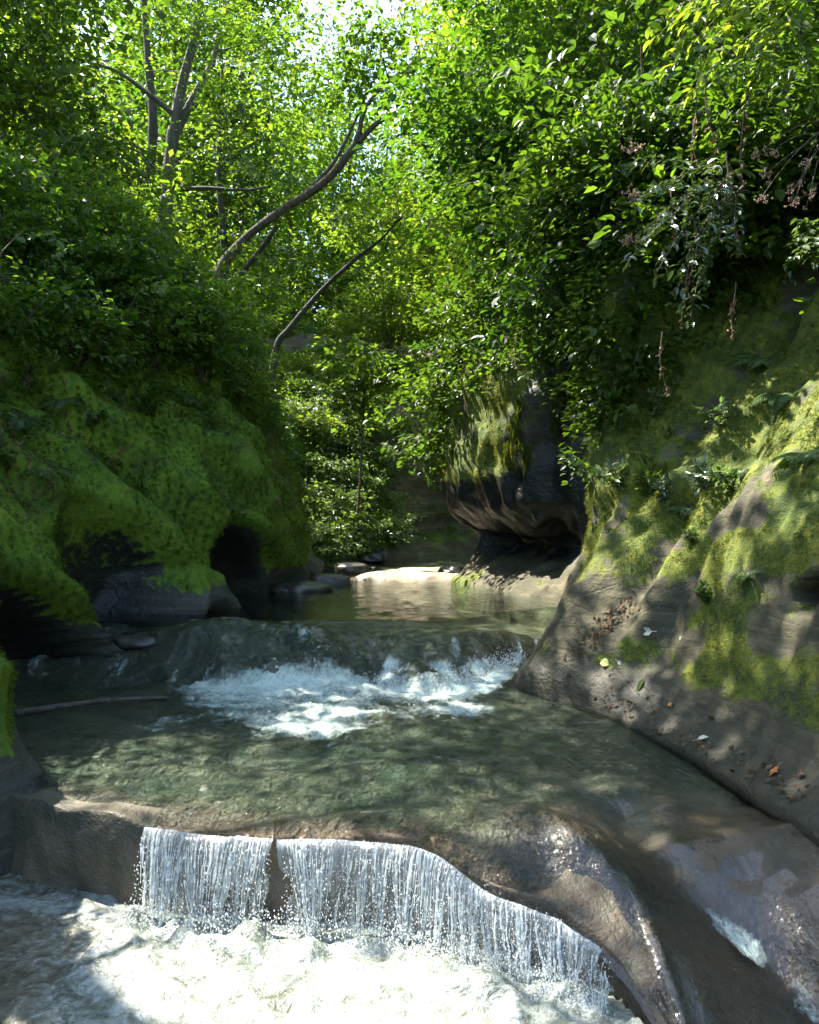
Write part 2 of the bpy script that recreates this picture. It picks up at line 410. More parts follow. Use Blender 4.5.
GR = gsmooth(GR, 1)
p = n3(GR); nrm = n3(gnormal(GR))
if np.median(nrm[(p[:, 1] > 5) & (p[:, 1] < 9) & (p[:, 2] < 3), 0]) > 0: nrm = -nrm
GR = (p+nrm*(.014*fbm(p, 9, 3, 43)*sstep(.8, 1.3, p[:, 2])+.006*fbm(p, 5, 2, 44))[:, None]).reshape(GR.shape)
p = n3(GR); ht = hitR.ravel()
wob = .3*fbm(p, 1.5, 4, 6)
mossR = sstep(1.35, 1.9, p[:, 2]+1.2*wob)*(1-.9*far*sstep(-.45, .05, -fl+.35*fbm(p, 3, 2, 9)))*(1-.7*(1-far)*sstep(.12, .4, fbm(p, 2.4, 4, 93)))
mossR = np.maximum(mossR, .62*sstep(.12, .35, fbm(p, 1.3, 3, 91))*sstep(.7, .9, p[:, 2]))
under = sstep(9.4, 10.2, p[:, 1])*sstep(1.30, 1.42, p[:, 2])*(1-sstep(2.3, 2.75, p[:, 2]+.5*wob))  # underside of the overhang, painted near black as its shade
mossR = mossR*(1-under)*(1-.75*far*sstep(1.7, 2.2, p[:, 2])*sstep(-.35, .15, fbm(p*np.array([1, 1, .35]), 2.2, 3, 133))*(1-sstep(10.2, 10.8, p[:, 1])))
wet_shadeR = .55*(1-sstep(.6, 1.0, p[:, 2]+.5*wob))*(1-sstep(9.5, 10.5, p[:, 1]))+.9*far*sstep(1.9, 2.5, p[:, 2])*(1-mossR)+1.0*under+.8*sstep(.05, .3, ht)  # damp foot and wall, plus shade painted on upper wall, overhang and hollows
soilR = .8*sstep(4.1, 5.0, p[:, 2]+1.2*wob)+.5*sstep(.1, .4, fbm(p, 2.1, 4, 94))*sstep(1.5, 2.1, p[:, 2])
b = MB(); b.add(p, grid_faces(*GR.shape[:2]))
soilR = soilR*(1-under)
right_bank = tag(b.build('right_bank', M['right_rock'], smooth=True, attrs=dict(warm=.3+0*soilR, moss=np.clip(mossR, 0, 1), wet=np.clip(wet_shadeR, 0, 1), soil=soilR)), kind='structure')

# ---- ground: one sheet to the horizon, a valley along the creek
CL = np.array([(0, -200), (0, -40), (0, 12), (.2, 15), (1.5, 18.5), (6, 19.5), (14, 20), (30, 26), (60, 60)], float)
def creek_dist(x, y):
    d = np.full(x.shape, 1e9)
    for a, c in zip(CL[:-1], CL[1:]):
        v = c-a; t = np.clip(((x-a[0])*v[0]+(y-a[1])*v[1])/(v@v), 0, 1)
        d = np.minimum(d, np.hypot(x-a[0]-t*v[0], y-a[1]-t*v[1]))
    return d
g = np.sinh(np.linspace(-4.6, 4.6, 260)); g = g/g.max()*400
gx, gy = np.meshgrid(g, g+15, indexing='ij'); gx = gx.ravel(); gy = gy.ravel()
d = creek_dist(gx, gy)
gz = -2.0+8.2*sstep(3.5, 11, d)+7*sstep(14, 70, d)+(.5*fbm2(gx, gy, .12, 4, 51)+2.5*fbm2(gx, gy, .02, 3, 52))*sstep(6, 16, d)
b = MB(); b.add(np.stack([gx, gy, gz], 1), grid_faces(260, 260))
t = NT('forest_floor'); n = t.noise(1.5, 8, .65, t.pos())
M['floor'] = t.done(t.princ(Base_Color=t.ramp(n, [(.35, (.022, .017, .011)), (.5, (.04, .05, .016)), (.65, (.05, .085, .02))]), Roughness=.95, Normal=t.bump(n, .8, .08)))
ground = tag(b.build('ground', M['floor'], smooth=True), kind='structure')

# ---- creek bed
LIPX = np.array([-4, -2.6, -2.3, -1.9, -1.38, -1.0, -.66, -.3, 0, .2, .4, .65, .8, .9, 1.0, 1.08, 1.2])
LIPY = np.array([4.7, 4.6, 4.5, 4.25, 4.08, 3.98, 3.95, 3.93, 3.85, 3.75, 3.64, 3.5, 3.36, 3.2, 2.9, 2.4, -2.0])
def lip_y(x):
    return np.interp(x, LIPX, LIPY)+.045*fbm2(x, x*0, 2.4, 2, 61)
def seg_d(x, y, pts):
    d = np.full(x.shape, 1e9); pts = np.array(pts, float)
    for a, c in zip(pts[:-1], pts[1:]):
        v = c-a; t = np.clip(((x-a[0])*v[0]+(y-a[1])*v[1])/(v@v), 0, 1)
        d = np.minimum(d, np.hypot(x-a[0]-t*v[0], y-a[1]-t*v[1]))
    return d
CHUTE = [(1.12, 4.35), (1.3, 3.75), (1.5, 3.48), (1.66, 3.2), (1.8, 2.8), (1.9, 2.0)]
def casc_y(x): return np.interp(x, [-3, -2, -1.5, -.6, .2, .6, 1.0, 1.6], [7.15, 7.1, 7.15, 7.25, 7.05, 7.3, 7.75, 8.2])
def bed_smooth(x, y):
    z = .40+.028*(y-4)
    z -= np.clip(4-y, 0, 3)*.40*sstep(.0, .35, x)
    z -= .05*np.exp(-((x+.9)**2)/.6-((y-5.6)**2)/.8)           # shallow basin
    z += .03*(1-sstep(-1.6, -1.36, x))*(1-sstep(4.5, 4.95, y))     # dry block at the left of the fall
    z += .065*np.exp(-(seg_d(x, y, [(.62, 4.25), (.95, 3.75), (1.12, 3.2), (1.2, 2.4)])/.17)**2)
    z -= .075*np.exp(-(seg_d(x, y, CHUTE)/.15)**2)
    z += .16*sstep(1.55, 2.0, x)*(1-sstep(3.6, 4.4, y))
    cy = casc_y(x); up = sstep(-.06, 1, (y-cy)/.72)
    z = z*(1-up)+.84*up
    for cx, cyy, r, h in [(-1.25, 7.42, .6, .20), (-.65, 7.45, .45, .13), (.16, 7.05, .20, .15), (.02, 7.2, .2, .10), (-2.05, 7.6, .42, .09), (-1.8, 8.1, .45, .10)]:
        z += h*np.exp(-(((x-cx)**2+((y-cyy)*(1.5 if cyy < 7.55 and cx < -.3 else 1))**2)/r**2)**2)
    z -= .25*sstep(8.2, 9, y)*(1-sstep(11.8, 12.8, y))*(np.abs(x) < 3)
    z += .17*np.exp(-((x-.25)**2/1.3+(y-13.8)**2/1.5)**2)+.12*np.exp(-((x+.7)**2/.15+(y-13.0)**2/.3))
    z += .05*sstep(13, 16, y)+.06*sstep(12, 13, y)*ridged(np.stack([x*.7, y*1.6, x*0], 1), 1.3, 3, 78)
    return z
nx, ny = 250, 560
bx = np.linspace(-4.4, 3.0, nx); by = np.concatenate([np.linspace(.2, 3.9, 110, endpoint=False), np.linspace(3.9, 4.16, 40, endpoint=False), np.linspace(4.16, 8.5, 270, endpoint=False), np.linspace(8.5, 21, ny-420)])
X, Y = np.meshgrid(bx, by, indexing='ij')
Y = Y+np.clip(lip_y(X.ravel()).reshape(X.shape)-3.95, -1.3, .8)*np.exp(-((Y-3.95)/1.5)**2)
x = X.ravel(); y = Y.ravel()
zs = bed_smooth(x, y)
P3 = np.stack([x, y, x*0], 1)
rough = .030*fbm(P3, 1.7, 3, 71)+.022*fbm(P3, 5, 3, 72)+.02*ridged(np.stack([x*.8+y*.5, y*1.3-x*.3, x*0], 1), 2.2, 3, 73)
cfoot = lambda x: np.interp(x, [-2.2, -1.25, -.6, 0, .4, 1.1], [.30, .36, .34, .30, .22, .2])
casc = np.exp(-((y-casc_y(x)-.2)/.42)**2)*(x < 1.2)
zb = zs+rough*(1-.3*sstep(8, 9, y))+(.07*ridged(np.stack([x*.9, y*1.4, x*0], 1), 2.3, 3, 74)+.03*fbm(P3, 6, 3, 76))*np.exp(-((x+2.0)**2/.35+(y-7.9)**2/.5))+casc*.09*fbm(P3, 4.2, 4, 75)
lip = lip_y(x)
st_ = sstep(0, .10, y-lip-.02)
zb = zb*st_+(-.45+.05*fbm(P3, 2, 2, 79))*(1-st_)
face = st_*(1-st_)*4
yb = y+face*(.09*fbm(np.stack([x*2, y*0, zb*2.5], 1), 1.6, 4, 111)+.02*fbm(np.stack([x*2, y*0, zb*3], 1), 7, 2, 112))
b = MB(); b.add(np.stack([x, yb, zb], 1), grid_faces(nx, ny))
t = NT('creek_bed_shale'); P = t.pos()
n1 = t.noise(1.6, 6, .6, P); n2 = t.noise(11, 5, .65, P); n3_ = t.noise(60, 3, .6, P)
c = t.ramp(t.math('ADD', t.math('MULTIPLY', n1, .6), t.math('MULTIPLY', n2, .4)), [(.32, (.045, .052, .034)), (.46, (.095, .10, .072)), (.56, (.16, .14, .098)), (.70, (.23, .19, .135))])
c = t.mix(t.ramp(t.noise(2.3, 4, .6, P), [(.48, 0.), (.62, .75)]), c, (.034, .056, .032))
c = t.mix(t.math('MULTIPLY', t.attr('brown'), t.ramp(n2, [(.3, .35), (.6, 1.)])), c, t.mix(t.ramp(n1, [(.4, 0.), (.6, 1.)]), (.055, .043, .028), (.135, .094, .058)))
c = t.mix(t.attr('tan'), c, (.33, .26, .18))
bn = t.bump(n3_, .5, .015, t.bump(n2, .6, .045))
M['bed'] = t.done(t.princ(Base_Color=c, Roughness=t.ramp(n2, [(.3, .32), (.7, .65)]), Normal=bn, Specular_IOR_Level=.28))
brownA = np.clip(np.maximum(sstep(.75, .1, y-lip) if False else (1-sstep(.1, .6, y-lip)), sstep(.2, .6, x)*(1-sstep(4.1, 5.0, y+.6*fbm(P3, 1.5, 2, 98)))), 0, 1)*(y < 6)*(1-.35*(1-sstep(-1.5, -1.2, x))); brownA = np.maximum(brownA, .7*sstep(7.8, 8.6, y))
tanA = np.clip(sstep(11.6, 12.6, y)*sstep(.93, .99, zb), 0, 1)
creek_bed = tag(b.build('creek_bed', M['bed'], smooth=True, attrs=dict(tan=tanA, brown=brownA)), kind='structure')
ZB = zb.reshape(nx, ny)

# ------------------------------------------------------------------ water
def water_mat(name, milky=False):
    t = NT(name); P = t.pos()
    n_a = t.noise(5.0, 4, .6, t.mapping(P, (1.6, .8, 1)), 1.0); n_b = t.noise(22, 4, .6, t.mapping(P, (1.5, .8, 1)), .6)
    n_c = t.noise(70, 3, .6, P)
    lvl = t.attr('rip')
    nb = t.bump(n_a, lvl, .10)
    nb = t.bump(n_b, lvl, .035, nb)
    fr = t.n('ShaderNodeFresnel'); t.set(fr, IOR=1.45, Normal=nb)
    tr = t.n('ShaderNodeBsdfTransparent'); t.link(t.mix(t.attr('thin'), (.80, .91, .83), (.98, .98, .97)), tr.inputs['Color'])
    gl = t.n('ShaderNodeBsdfGlossy'); t.set(gl, Roughness=.04, Normal=nb, Color=(1, 1, 1, 1))
    w = t.mixsh(t.math('MULTIPLY', fr.outputs[0], 1.0), tr, gl)
    fo = t.attr('foam')
    tex = t.math('ADD', t.math('MULTIPLY', n_b, .55), t.math('MULTIPLY', t.noise(9, 5, .7, t.mapping(P, (1.3, .7, 1)), 1.2), .75))
    fm = t.math('ADD', t.math('MULTIPLY', fo, 1.25), t.math('SUBTRACT', tex, 1.08))
    fm = t.ramp(fm, [(.0, 0.), (.28, .55), (.6, .97)])
    fc = t.ramp(n_c, [(.3, (.42, .55, .47)), (.7, (.78, .87, .80))])
    fb = t.bump(t.math('ADD', n_b, t.math('MULTIPLY', n_c, .5)), .8, .03)
    fsh = t.princ(Base_Color=fc, Roughness=.25, Normal=fb, Specular_IOR_Level=.6)
    return t.done(t.mixsh(fm, w, fsh))
M['water'] = water_mat('clear_water')

def water_sheet():
    zsm = ZB.copy()
    for _ in range(10):
        zsm[1:-1, 1:-1] = .25*(zsm[2:, 1:-1]+zsm[:-2, 1:-1]+zsm[1:-1, 2:]+zsm[1:-1, :-2])
    x = X.ravel(); y = Y.ravel(); zsr = bed_smooth(x, y)
    cy = casc_y(x)
    lip = lip_y(x)
    film = .010+.014*sstep(.1, .6, y-lip)
    zw = np.maximum(zsr+film+.012, np.minimum(zsm.ravel()+.012, zsr+film+.05))
    pla = .463
    zw = np.where(y < cy+.1, np.where(x < 1.0, np.maximum(zw, pla*sstep(4.6, 5.2, y)), zw), zw)
    cas = np.exp(-((y-cy-.2)/.45)**2)*(x < 1.4)
    P3 = np.stack([x, y, x*0], 1)
    zw = zw*(1-cas)+(zsm.ravel()+.025)*cas
    upm = sstep(.55, .95, y-cy)
    zw = zw*(1-upm)+.955*upm
    tw = P3*np.array([1.5, 1., 1])
    rp = (.024*fbm(tw, 3.2, 4, 83)+.020*ridged(tw, 5.5, 3, 84))*(1-upm)+upm*.006*fbm(tw, 2.5, 3, 85)
    damp = sstep(.0, .5, y-lip)
    rightdry = sstep(1.15, 1.6, x)
    thin = sstep(.35, .7, x)*(1-sstep(4.0, 4.7, y))*sstep(.10, .2, seg_d(x, y, CHUTE))
    zw = zw-thin*.016
    zw = zw+rp*(.35+.65*damp)*(1-.85*np.maximum(rightdry, sstep(.5, 1.0, x)*(1-sstep(4.3, 5, y))))+cas*(.035*fbm(P3, 7, 3, 87)+.02*fbm(P3, 15, 2, 88))
    splash = np.exp(-((y-cy+cfoot(x))/.24)**2)
    splash_x = .45+.55*sstep(-2.4, -1.4, x)*1
    zw += splash*(.012+.035*fbm(P3, 6, 3, 89))*(x < 1.2)
    # foam: white at the foot of the cascade, thinning as it is carried downstream
    nz = fbm(P3, 1.4, 3, 90)
    foam = .84*splash*np.clip(.72+.7*nz, 0, 1)*sstep(-2.4, -1.2, x+.5*nz)*(1-sstep(.85, 1.15, x))
    foam = np.maximum(foam, (.60+.42*fbm(P3*np.array([.6, 1.6, 1]), 3, 3, 96))*sstep(4.9, 6.7, y+1.0*nz)*(1-sstep(-.15, .15, y-cy))*sstep(-2.6, -1.3, x+.6*nz)*(1-sstep(.3, 1.0, x)))
    foam = np.maximum(foam, cas*(.12+.75*fbm(P3*np.array([1, .22, 1]), 9, 4, 92)+.2*fbm(P3, 3, 2, 93)))
    foam = np.maximum(foam, (.62+.6*fbm(P3*np.array([1, .2, 1]), 10, 3, 99))*np.exp(-((y-cy-.12)/.2)**2)*sstep(.35, .5, x)*(1-sstep(1.05, 1.2, x)))
    foam = np.maximum(foam, .95*np.exp(-(seg_d(x, y, [(.30, 7.2), (.42, 7.0), (.35, 6.7)])/.17)**2))
    foam = np.maximum(foam, (.8+.35*nz)*np.exp(-(seg_d(x, y, [(.92, 7.7), (.8, 7.3), (.6, 6.85)])/.15)**2))
    foam = np.maximum(foam, (.62+.4*fbm(P3, 6, 2, 113))*np.exp(-(seg_d(x, y, [(-.17, 7.38), (-.22, 7.2), (-.1, 6.9)])/.12)**2))
    foam = np.maximum(foam, (.66+.75*fbm(P3, 5, 4, 97))*np.exp(-(seg_d(x, y, CHUTE[1:])/(.075+.05*nz))**2)*(1-sstep(3.4, 3.9, y)))
    foam *= 1-.9*sstep(.45, .8, x)*(1-sstep(4.5, 5.2, y))*(seg_d(x, y, CHUTE[1:]) > .2)
    foam = np.maximum(foam, (1-sstep(.2, .6, x))*.22*(1-upm)*sstep(.25, .6, fbm(P3*np.array([1, .6, 1]), 3.5, 3, 95))*(y > 4.2))
    foam = np.maximum(foam, .22*np.exp(-((y-lip-.06)/.07)**2)*(x < 1.0)*(x > -1.4))
    rip = np.clip(.85*(1-upm)+.14*upm+.2*splash+.3*cas-.70*sstep(.35, .9, x)*(1-sstep(4.4, 5.2, y)), 0, 1)
    keep = (y > lip+.035) & (zw > ZB.ravel()-.05) & (y < 20.5) & ((y > lip+.3) | (x > -1.37) | (x < -4.3))
    # wet right-hand shelf: only a film
    keep &= ~((x > 1.98) & (y < 4.5))
    b = MB(); b.add(np.stack([x, y, zw], 1), grid_faces(nx, ny, keep.reshape(nx, ny)))
    return tag(b.build('water', M['water'], smooth=True, attrs=dict(foam=foam, rip=rip, thin=np.clip(sstep(.2, .6, x)*(1-sstep(4.2, 5.2, y))+(1-sstep(.1, .5, y-lip)), 0, 1))), kind='structure')
water = water_sheet()

# lower pool
nx2, ny2 = 330, 330
bx2 = np.linspace(-5, 3.5, nx2); by2 = np.linspace(-1.0, 5.2, ny2)
X2, Y2 = np.meshgrid(bx2, by2, indexing='ij'); x2 = X2.ravel(); y2 = Y2.ravel()
P3 = np.stack([x2, y2, x2*0], 1)
dl = lip_y(x2)-y2                                         # distance downstream of the lip
near = np.exp(-(np.clip(dl, 0, 9)/.55)**2)*(x2 > -1.5)
z2 = .02*fbm(P3, 3, 4, 101)+.012*fbm(P3, 12, 3, 102)+near*(.05+.11*np.maximum(fbm(P3, 6.5, 3, 103), -.25)+.03*fbm(P3, 18, 2, 104))*sstep(-.05, .15, dl)
nz = fbm(P3, 1.6, 4, 105)
foam2 = np.clip(.50+.5*np.exp(-np.clip(dl, 0, 9)/.8)+.45*nz, 0, 1)
foam2 *= sstep(-2.3, -1.2, x2+.5*(y2-3.6)+.35*nz)*.7+.3
foam2 = np.maximum(foam2, .95*np.exp(-(seg_d(x2, y2, [(-3.0, 4.15), (-2.2, 4.22), (-1.7, 4.12), (-1.3, 3.95)])/.09)**2))
t = NT('foaming_pool'); P = t.pos()
n_a = t.noise(7, 5, .65, P, 1.2); n_b = t.noise(30, 4, .65, P, .6); n_c = t.noise(110, 3, .6, P)
fo = t.attr('foam')
fm = t.ramp(t.math('ADD', t.math('MULTIPLY', fo, 1.1), t.math('MULTIPLY', t.math('SUBTRACT', t.math('ADD', t.math('MULTIPLY', n_a, .6), t.math('MULTIPLY', n_b, .5)), .55), 1.3)), [(.30, 0.), (.75, .9), (1., 1.)])
deep = t.ramp(n_a, [(.35, (.07, .062, .038)), (.65, (.16, .145, .10))])
milk = t.ramp(t.math('ADD', t.math('MULTIPLY', n_a, .55), t.math('ADD', t.math('MULTIPLY', n_b, .3), t.math('MULTIPLY', n_c, .15))), [(.37, (.07, .082, .055)), (.47, (.17, .19, .15)), (.56, (.33, .355, .32)), (.68, (.60, .63, .62))])
c = t.mix(fm, deep, milk)
nb = t.bump(n_c, .3, .008, t.bump(n_b, .45, .025, t.bump(n_a, .5, .07)))
M['pool'] = t.done(t.princ(Base_Color=c, Roughness=t.ramp(fm, [(0., .07), (1., .3)]), Normal=nb, Specular_IOR_Level=.6))
b = MB(); b.add(np.stack([x2, y2, z2], 1), grid_faces(nx2, ny2, ((dl > -.14)).reshape(nx2, ny2)))
tag(b.build('plunge_pool_water', M['pool'], smooth=True, attrs=dict(foam=foam2)), kind='structure')
# ------------------------------------------------------------------ where plants stand
def _bvh(G, step):
    G = G[::step, ::step]; return G.reshape(-1, 3), grid_faces(*G.shape[:2])
_vs, _fs, _n = [], [], 0
for G_, s_ in ((GL, 3), (GR, 3), (np.stack([gx, gy, gz], 1).reshape(260, 260, 3), 1)):
    v_, f_ = _bvh(G_, s_); _vs.append(v_); _fs.append(f_+_n); _n += len(v_)
BVH = BVHTree.FromPolygons(np.concatenate(_vs).tolist(), np.concatenate(_fs).tolist())
def ground_at(x, y):
    h = BVH.ray_cast(Vector((x, y, 60)), Vector((0, 0, -1)))
    return h[0].z if h[0] is not None else 0.
def on_ground(x, y, dz=-.05): return (x, y, ground_at(x, y)+dz)
def hit_pixel(px, py):
    """the point of the banks seen at a place of the photograph"""
    d = W(px, py, 1.)-np.array([0, 0, CAMZ])
    h = BVH.ray_cast(Vector((0, 0, CAMZ)), Vector(d))
    return (np.array(h[0]), np.array(h[1])) if h[0] is not None else (None, None)

# gaps in the near canopy through which the sun reaches the gorge: (place lit, radius)
GAPS = [(W(290, 1000, 3.35), .75), (W(180, 985, 3.5), .55), (W(430, 985, 3.4), .32), (W(300, 1100, 2.8), .5), (W(600, 850, 3.9), .22), (W(655, 905, 3.45), .17), (W(125, 828, 4.1), .11), (W(335, 880, 3.98), .22), (W(200, 870, 4.0), .12),
        (W(740, 860, 3.6), .13), (W(410, 585, 13.4), 1.1), (W(540, 584, 10.9), .55), (W(480, 585, 12), .5), (W(785, 350, 6.8), .85), (W(790, 420, 6.2), .38), (W(720, 455, 6.6), .26), (W(650, 540, 6.7), .26), (W(690, 500, 6.6), .22), (W(622, 600, 6.8), .18), (W(770, 520, 6.0), .2), (W(740, 560, 5.8), .13),
        (W(510, 410, 11.), .35), (W(515, 480, 11.), .25), (W(640, 430, 9), .25), (W(345, 480, 16.5), 1.5), (W(325, 425, 17), 1.3), (W(400, 545, 19), .9), (W(425, 465, 21), 1.2), (W(365, 320, 25), 2.4), (W(415, 250, 33), 3.0), (W(440, 330, 28), 1.8), (W(330, 560, 13), .3),
        (W(370, 365, 17), 1.2), (W(690, 200, 6.2), .5), (W(680, 300, 6.2), .3), (W(760, 40, 6.5), .6)]
GP = np.array([g[0] for g in GAPS]); GRd = np.array([g[1] for g in GAPS])
def ray_clear(x, y, z, r):
    q = np.array([x, y, z])-GP; t = q@TO_SUN
    d = np.linalg.norm(q-t[:, None]*TO_SUN, axis=1)
    return not np.any((d < GRd*.8+r) & (t > 1.2))
def sun_gaps(pos):
    keep = np.ones(len(pos), bool)
    wob = 1+.45*vnoise(pos*1.7, 301)
    for c, r in zip(GP, GRd):
        q = pos-c; t = q@TO_SUN
        d = np.linalg.norm(q-t[:, None]*TO_SUN, axis=1)
        keep &= ~((d < r*wob) & (t > .9))
    return keep

# ------------------------------------------------------------------ leaves
def T(v, f): return np.array(v, float), [np.array(a) for a in f]
LEAF = {
 'simple': T([(0, 0, 0), (.48, -.5, .10), (.48, .5, .10), (1, 0, -.10), (.5, 0, -.03)], [[(0, 1, 3, 4), (0, 4, 3, 2)]]),
 'oval': T([(0, 0, 0), (.25, -.38, .07), (.62, -.42, .06), (1, 0, -.12), (.62, .42, .06), (.25, .38, .07), (.45, 0, -.02)], [[(0, 1, 2, 6), (0, 6, 4, 5)], [(6, 2, 3), (6, 3, 4)]]),
 'maple': T([(0, 0, 0), (.08, -.30, .02), (.30, -.26, 0), (.36, -.58, -.05), (.56, -.28, .02), (1, 0, -.10), (.56, .28, .02), (.36, .58, -.05), (.30, .26, 0), (.08, .30, .02), (.38, 0, .05)],
            [[(0, 10, 2, 1), (10, 4, 3, 2), (10, 8, 7, 6), (0, 9, 8, 10)], [(10, 5, 4), (10, 6, 5)]]),
 'lance': T([(0, 0, 0), (.35, -.5, .06), (.35, .5, .06), (.72, -.36, -.06), (.72, .36, -.06), (1, 0, -.26), (.35, 0, -.02), (.72, 0, -.12)],
            [[(1, 3, 7, 6), (6, 7, 4, 2)], [(0, 1, 6), (0, 6, 2), (3, 5, 7), (7, 5, 4)]]),
}
def unit(v): return v/(np.linalg.norm(v, axis=-1, keepdims=True)+1e-9)
def add_leaves(mb, pos, axis, nrm, L, wid=.6, shape='simple'):
    N = len(pos)
    if N == 0: return
    tv, tf = LEAF[shape]
    axis = unit(axis); side = unit(np.cross(nrm, axis)); nrm = np.cross(axis, side)
    L = np.broadcast_to(np.asarray(L, float), (N,))[:, None, None]; wd = np.broadcast_to(np.asarray(wid, float), (N,))[:, None, None]
    V = pos[:, None]+L*(tv[None, :, :1]*axis[:, None]+wd*tv[None, :, 1:2]*side[:, None]+tv[None, :, 2:]*nrm[:, None])
    base = mb.n; k = len(tv)
    mb.v.append(V.reshape(-1, 3)); off = (base+np.arange(N)*k)[:, None, None]
    for f in tf: mb.f.append((off+f[None]).reshape(-1, f.shape[1]))
    mb.n += N*k

def rnd(n, a=-1., b=1.): return RNG.uniform(a, b, n)
def sprays(mb, C, D, R, per, L, wid=.62, shape='simple', flat=.10, jit=.36, up=None, gaps=False):
    """flat sprays of leaves: centres C, outward directions D"""
    if len(C) == 0: return
    n = len(C); R = np.broadcast_to(np.asarray(R, float), (n,))
    c = np.repeat(C, per, 0); d = np.repeat(unit(D), per, 0); r = np.repeat(R, per)[:, None]
    upv = np.array([0, 0, 1.]) if up is None else up
    un = unit(np.repeat(upv+.27*RNG.normal(size=(n, 3)), per, 0))
    s = unit(np.cross(un, d)); d2 = np.cross(s, un)
    N = n*per
    a = rnd(N)[:, None]; bb = rnd(N)[:, None]*np.sqrt(np.clip(1-a*a, .1, 1))
    pos = c+r*(a*d2+bb*s)+un*(RNG.normal(size=(N, 1))*flat*r)-np.array([0, 0, 1])*(.16*r*(a*a+bb*bb))
    ax = d2*(.55+.35*a)+s*bb*.9+.35*RNG.normal(size=(N, 3)); ax[:, 2] -= .18
    nr = un+jit*RNG.normal(size=(N, 3))
    if gaps:
        k = sun_gaps(pos); pos, ax, nr = pos[k], ax[k], nr[k]; N = len(pos)
    add_leaves(mb, pos, ax, nr, L*np.clip(np.exp(.32*RNG.normal(size=N)), .4, 1.6), wid*RNG.uniform(.8, 1.15, N), shape)

def bez(a, b, lift, n=9, side=0.):
    a = np.array(a, float); b = np.array(b, float); t = np.linspace(0, 1, n)[:, None]
    m = (a+b)/2+np.array([0, 0, lift])+side*np.array([-(b-a)[1], (b-a)[0], 0])
    p = (1-t)**2*a+2*t*(1-t)*m+t*t*b
    return p+np.sin(t*math.pi)*.03*np.linalg.norm(b-a)*vnoise(p*1.3, 5)[:, None]

def in_lobe(c, r, n):
    v = unit(RNG.normal(size=(n, 3)))*(rnd((n, 1), .25, 1)**.5)
    return np.array(c)+v*np.array(r)

def grow(trunk, r0, r1, lobes, prims, per_prim, leaves, leaf_len, spray_r, shape='simple', gaps=False, wid=.62, sides=8, extra=(), twigs=True, start=.25, hang=.0):
    """-> (wood MB, foliage MB). trunk: path; lobes: (centre, radii, weight) that the limbs reach into"""
    wood, fol = MB(), MB()
    tp = catmull(np.array(trunk, float), max(10, 6*len(trunk)))
    tr = np.linspace(r0, r1, len(tp)); tr *= 1+.16*vnoise(tp*2.1+3, 8); tr[0] *= 1.35; tr[1] *= 1.12
    wood.add(*tube(tp, tr, sides))
    for pth, a, b_ in extra:
        q = catmull(np.array(pth, float), 6*len(pth)); wood.add(*tube(q, np.linspace(a, b_, len(q)), 7))
    allp = [tp]+[catmull(np.array(e[0], float), 24) for e in extra]
    base = np.concatenate(allp); br = np.concatenate([tr]+[np.linspace(e[1], e[2], 24) for e in extra])
    lo = int(start*len(tp))
    ok = np.ones(len(base), bool); ok[:lo] = False
    wts = np.array([l[2] for l in lobes], float); wts /= wts.sum()
    C, D = [], []
    for _ in range(prims):
        l = lobes[RNG.choice(len(lobes), p=wts)]
        tgt = in_lobe(l[0], l[1], 1)[0]
        dist = np.linalg.norm(base-tgt, axis=1)+2.0*np.maximum(base[:, 2]-tgt[2]+.2*np.hypot(*(base-tgt)[:, :2].T), 0)
        dist[~ok] = 1e9
        i = int(np.argmin(dist)); s = base[i]
        ln = np.linalg.norm(tgt-s)
        P = bez(s, tgt, .12*ln-hang*ln, 9, RNG.uniform(-.15, .15))
        if gaps and s[1] < 21 and (~sun_gaps(P[(2 if s[1] < 16 else 5):])).sum() > (1 if s[1] < 16 else 3): continue
        rr = min(br[i]*.6, .008+.008*ln)
        if ln > .5:
            base = np.concatenate([base, P[2:8]]); br = np.concatenate([br, np.linspace(rr, .006, 9)[2:8]]); ok = np.concatenate([ok, np.ones(6, bool)])
        wood.add(*tube(P, np.linspace(rr, .006, 9), 5))
        dr = unit(np.gradient(P, axis=0))
        for k in range(per_prim):
            t = RNG.uniform(.3, 1.05); j = min(int(t*8), 8)
            off = RNG.normal(size=3)*np.array([1, 1, .45])*spray_r*(.9 if k else .1)
            c = P[j]+off
            C.append(c); D.append(dr[j]+.9*unit(off)*(k > 0))
            if twigs and k % 2 and not (gaps and s[1] < 21 and not sun_gaps(c[None])[0]): wood.add(*tube(np.array([P[max(j-1, 0)], (P[j]+c)/2+[0, 0, .03], c]), [.007, .005, .003], 3))
    sprays(fol, np.array(C), np.array(D), spray_r*RNG.uniform(.7, 1.25, len(C)), leaves, leaf_len, wid, shape, gaps=gaps)
    return wood, fol

def plant_tree(name, label, cat, base, wood, fol, bark, leaf, group=None, stem='trunk'):
    base = np.array(base, float)
    t = thing(name, label, cat, base, group)
    for mb, nm, mt, sm in ((wood, stem, bark, True), (fol, 'crown' if stem == 'trunk' else 'foliage', leaf, False)):
        mb.v = [v-base for v in mb.v]
        mb.build(nm, M[mt], t, sm)
    return t

# ------------------------------------------------------------------ the trees one can tell apart
gz_ = lambda x, y: ground_at(x, y)
def path_px(pts, y, dy=0.):
    return [W(px, py, y+dy*i) for i, (px, py) in enumerate(pts)]

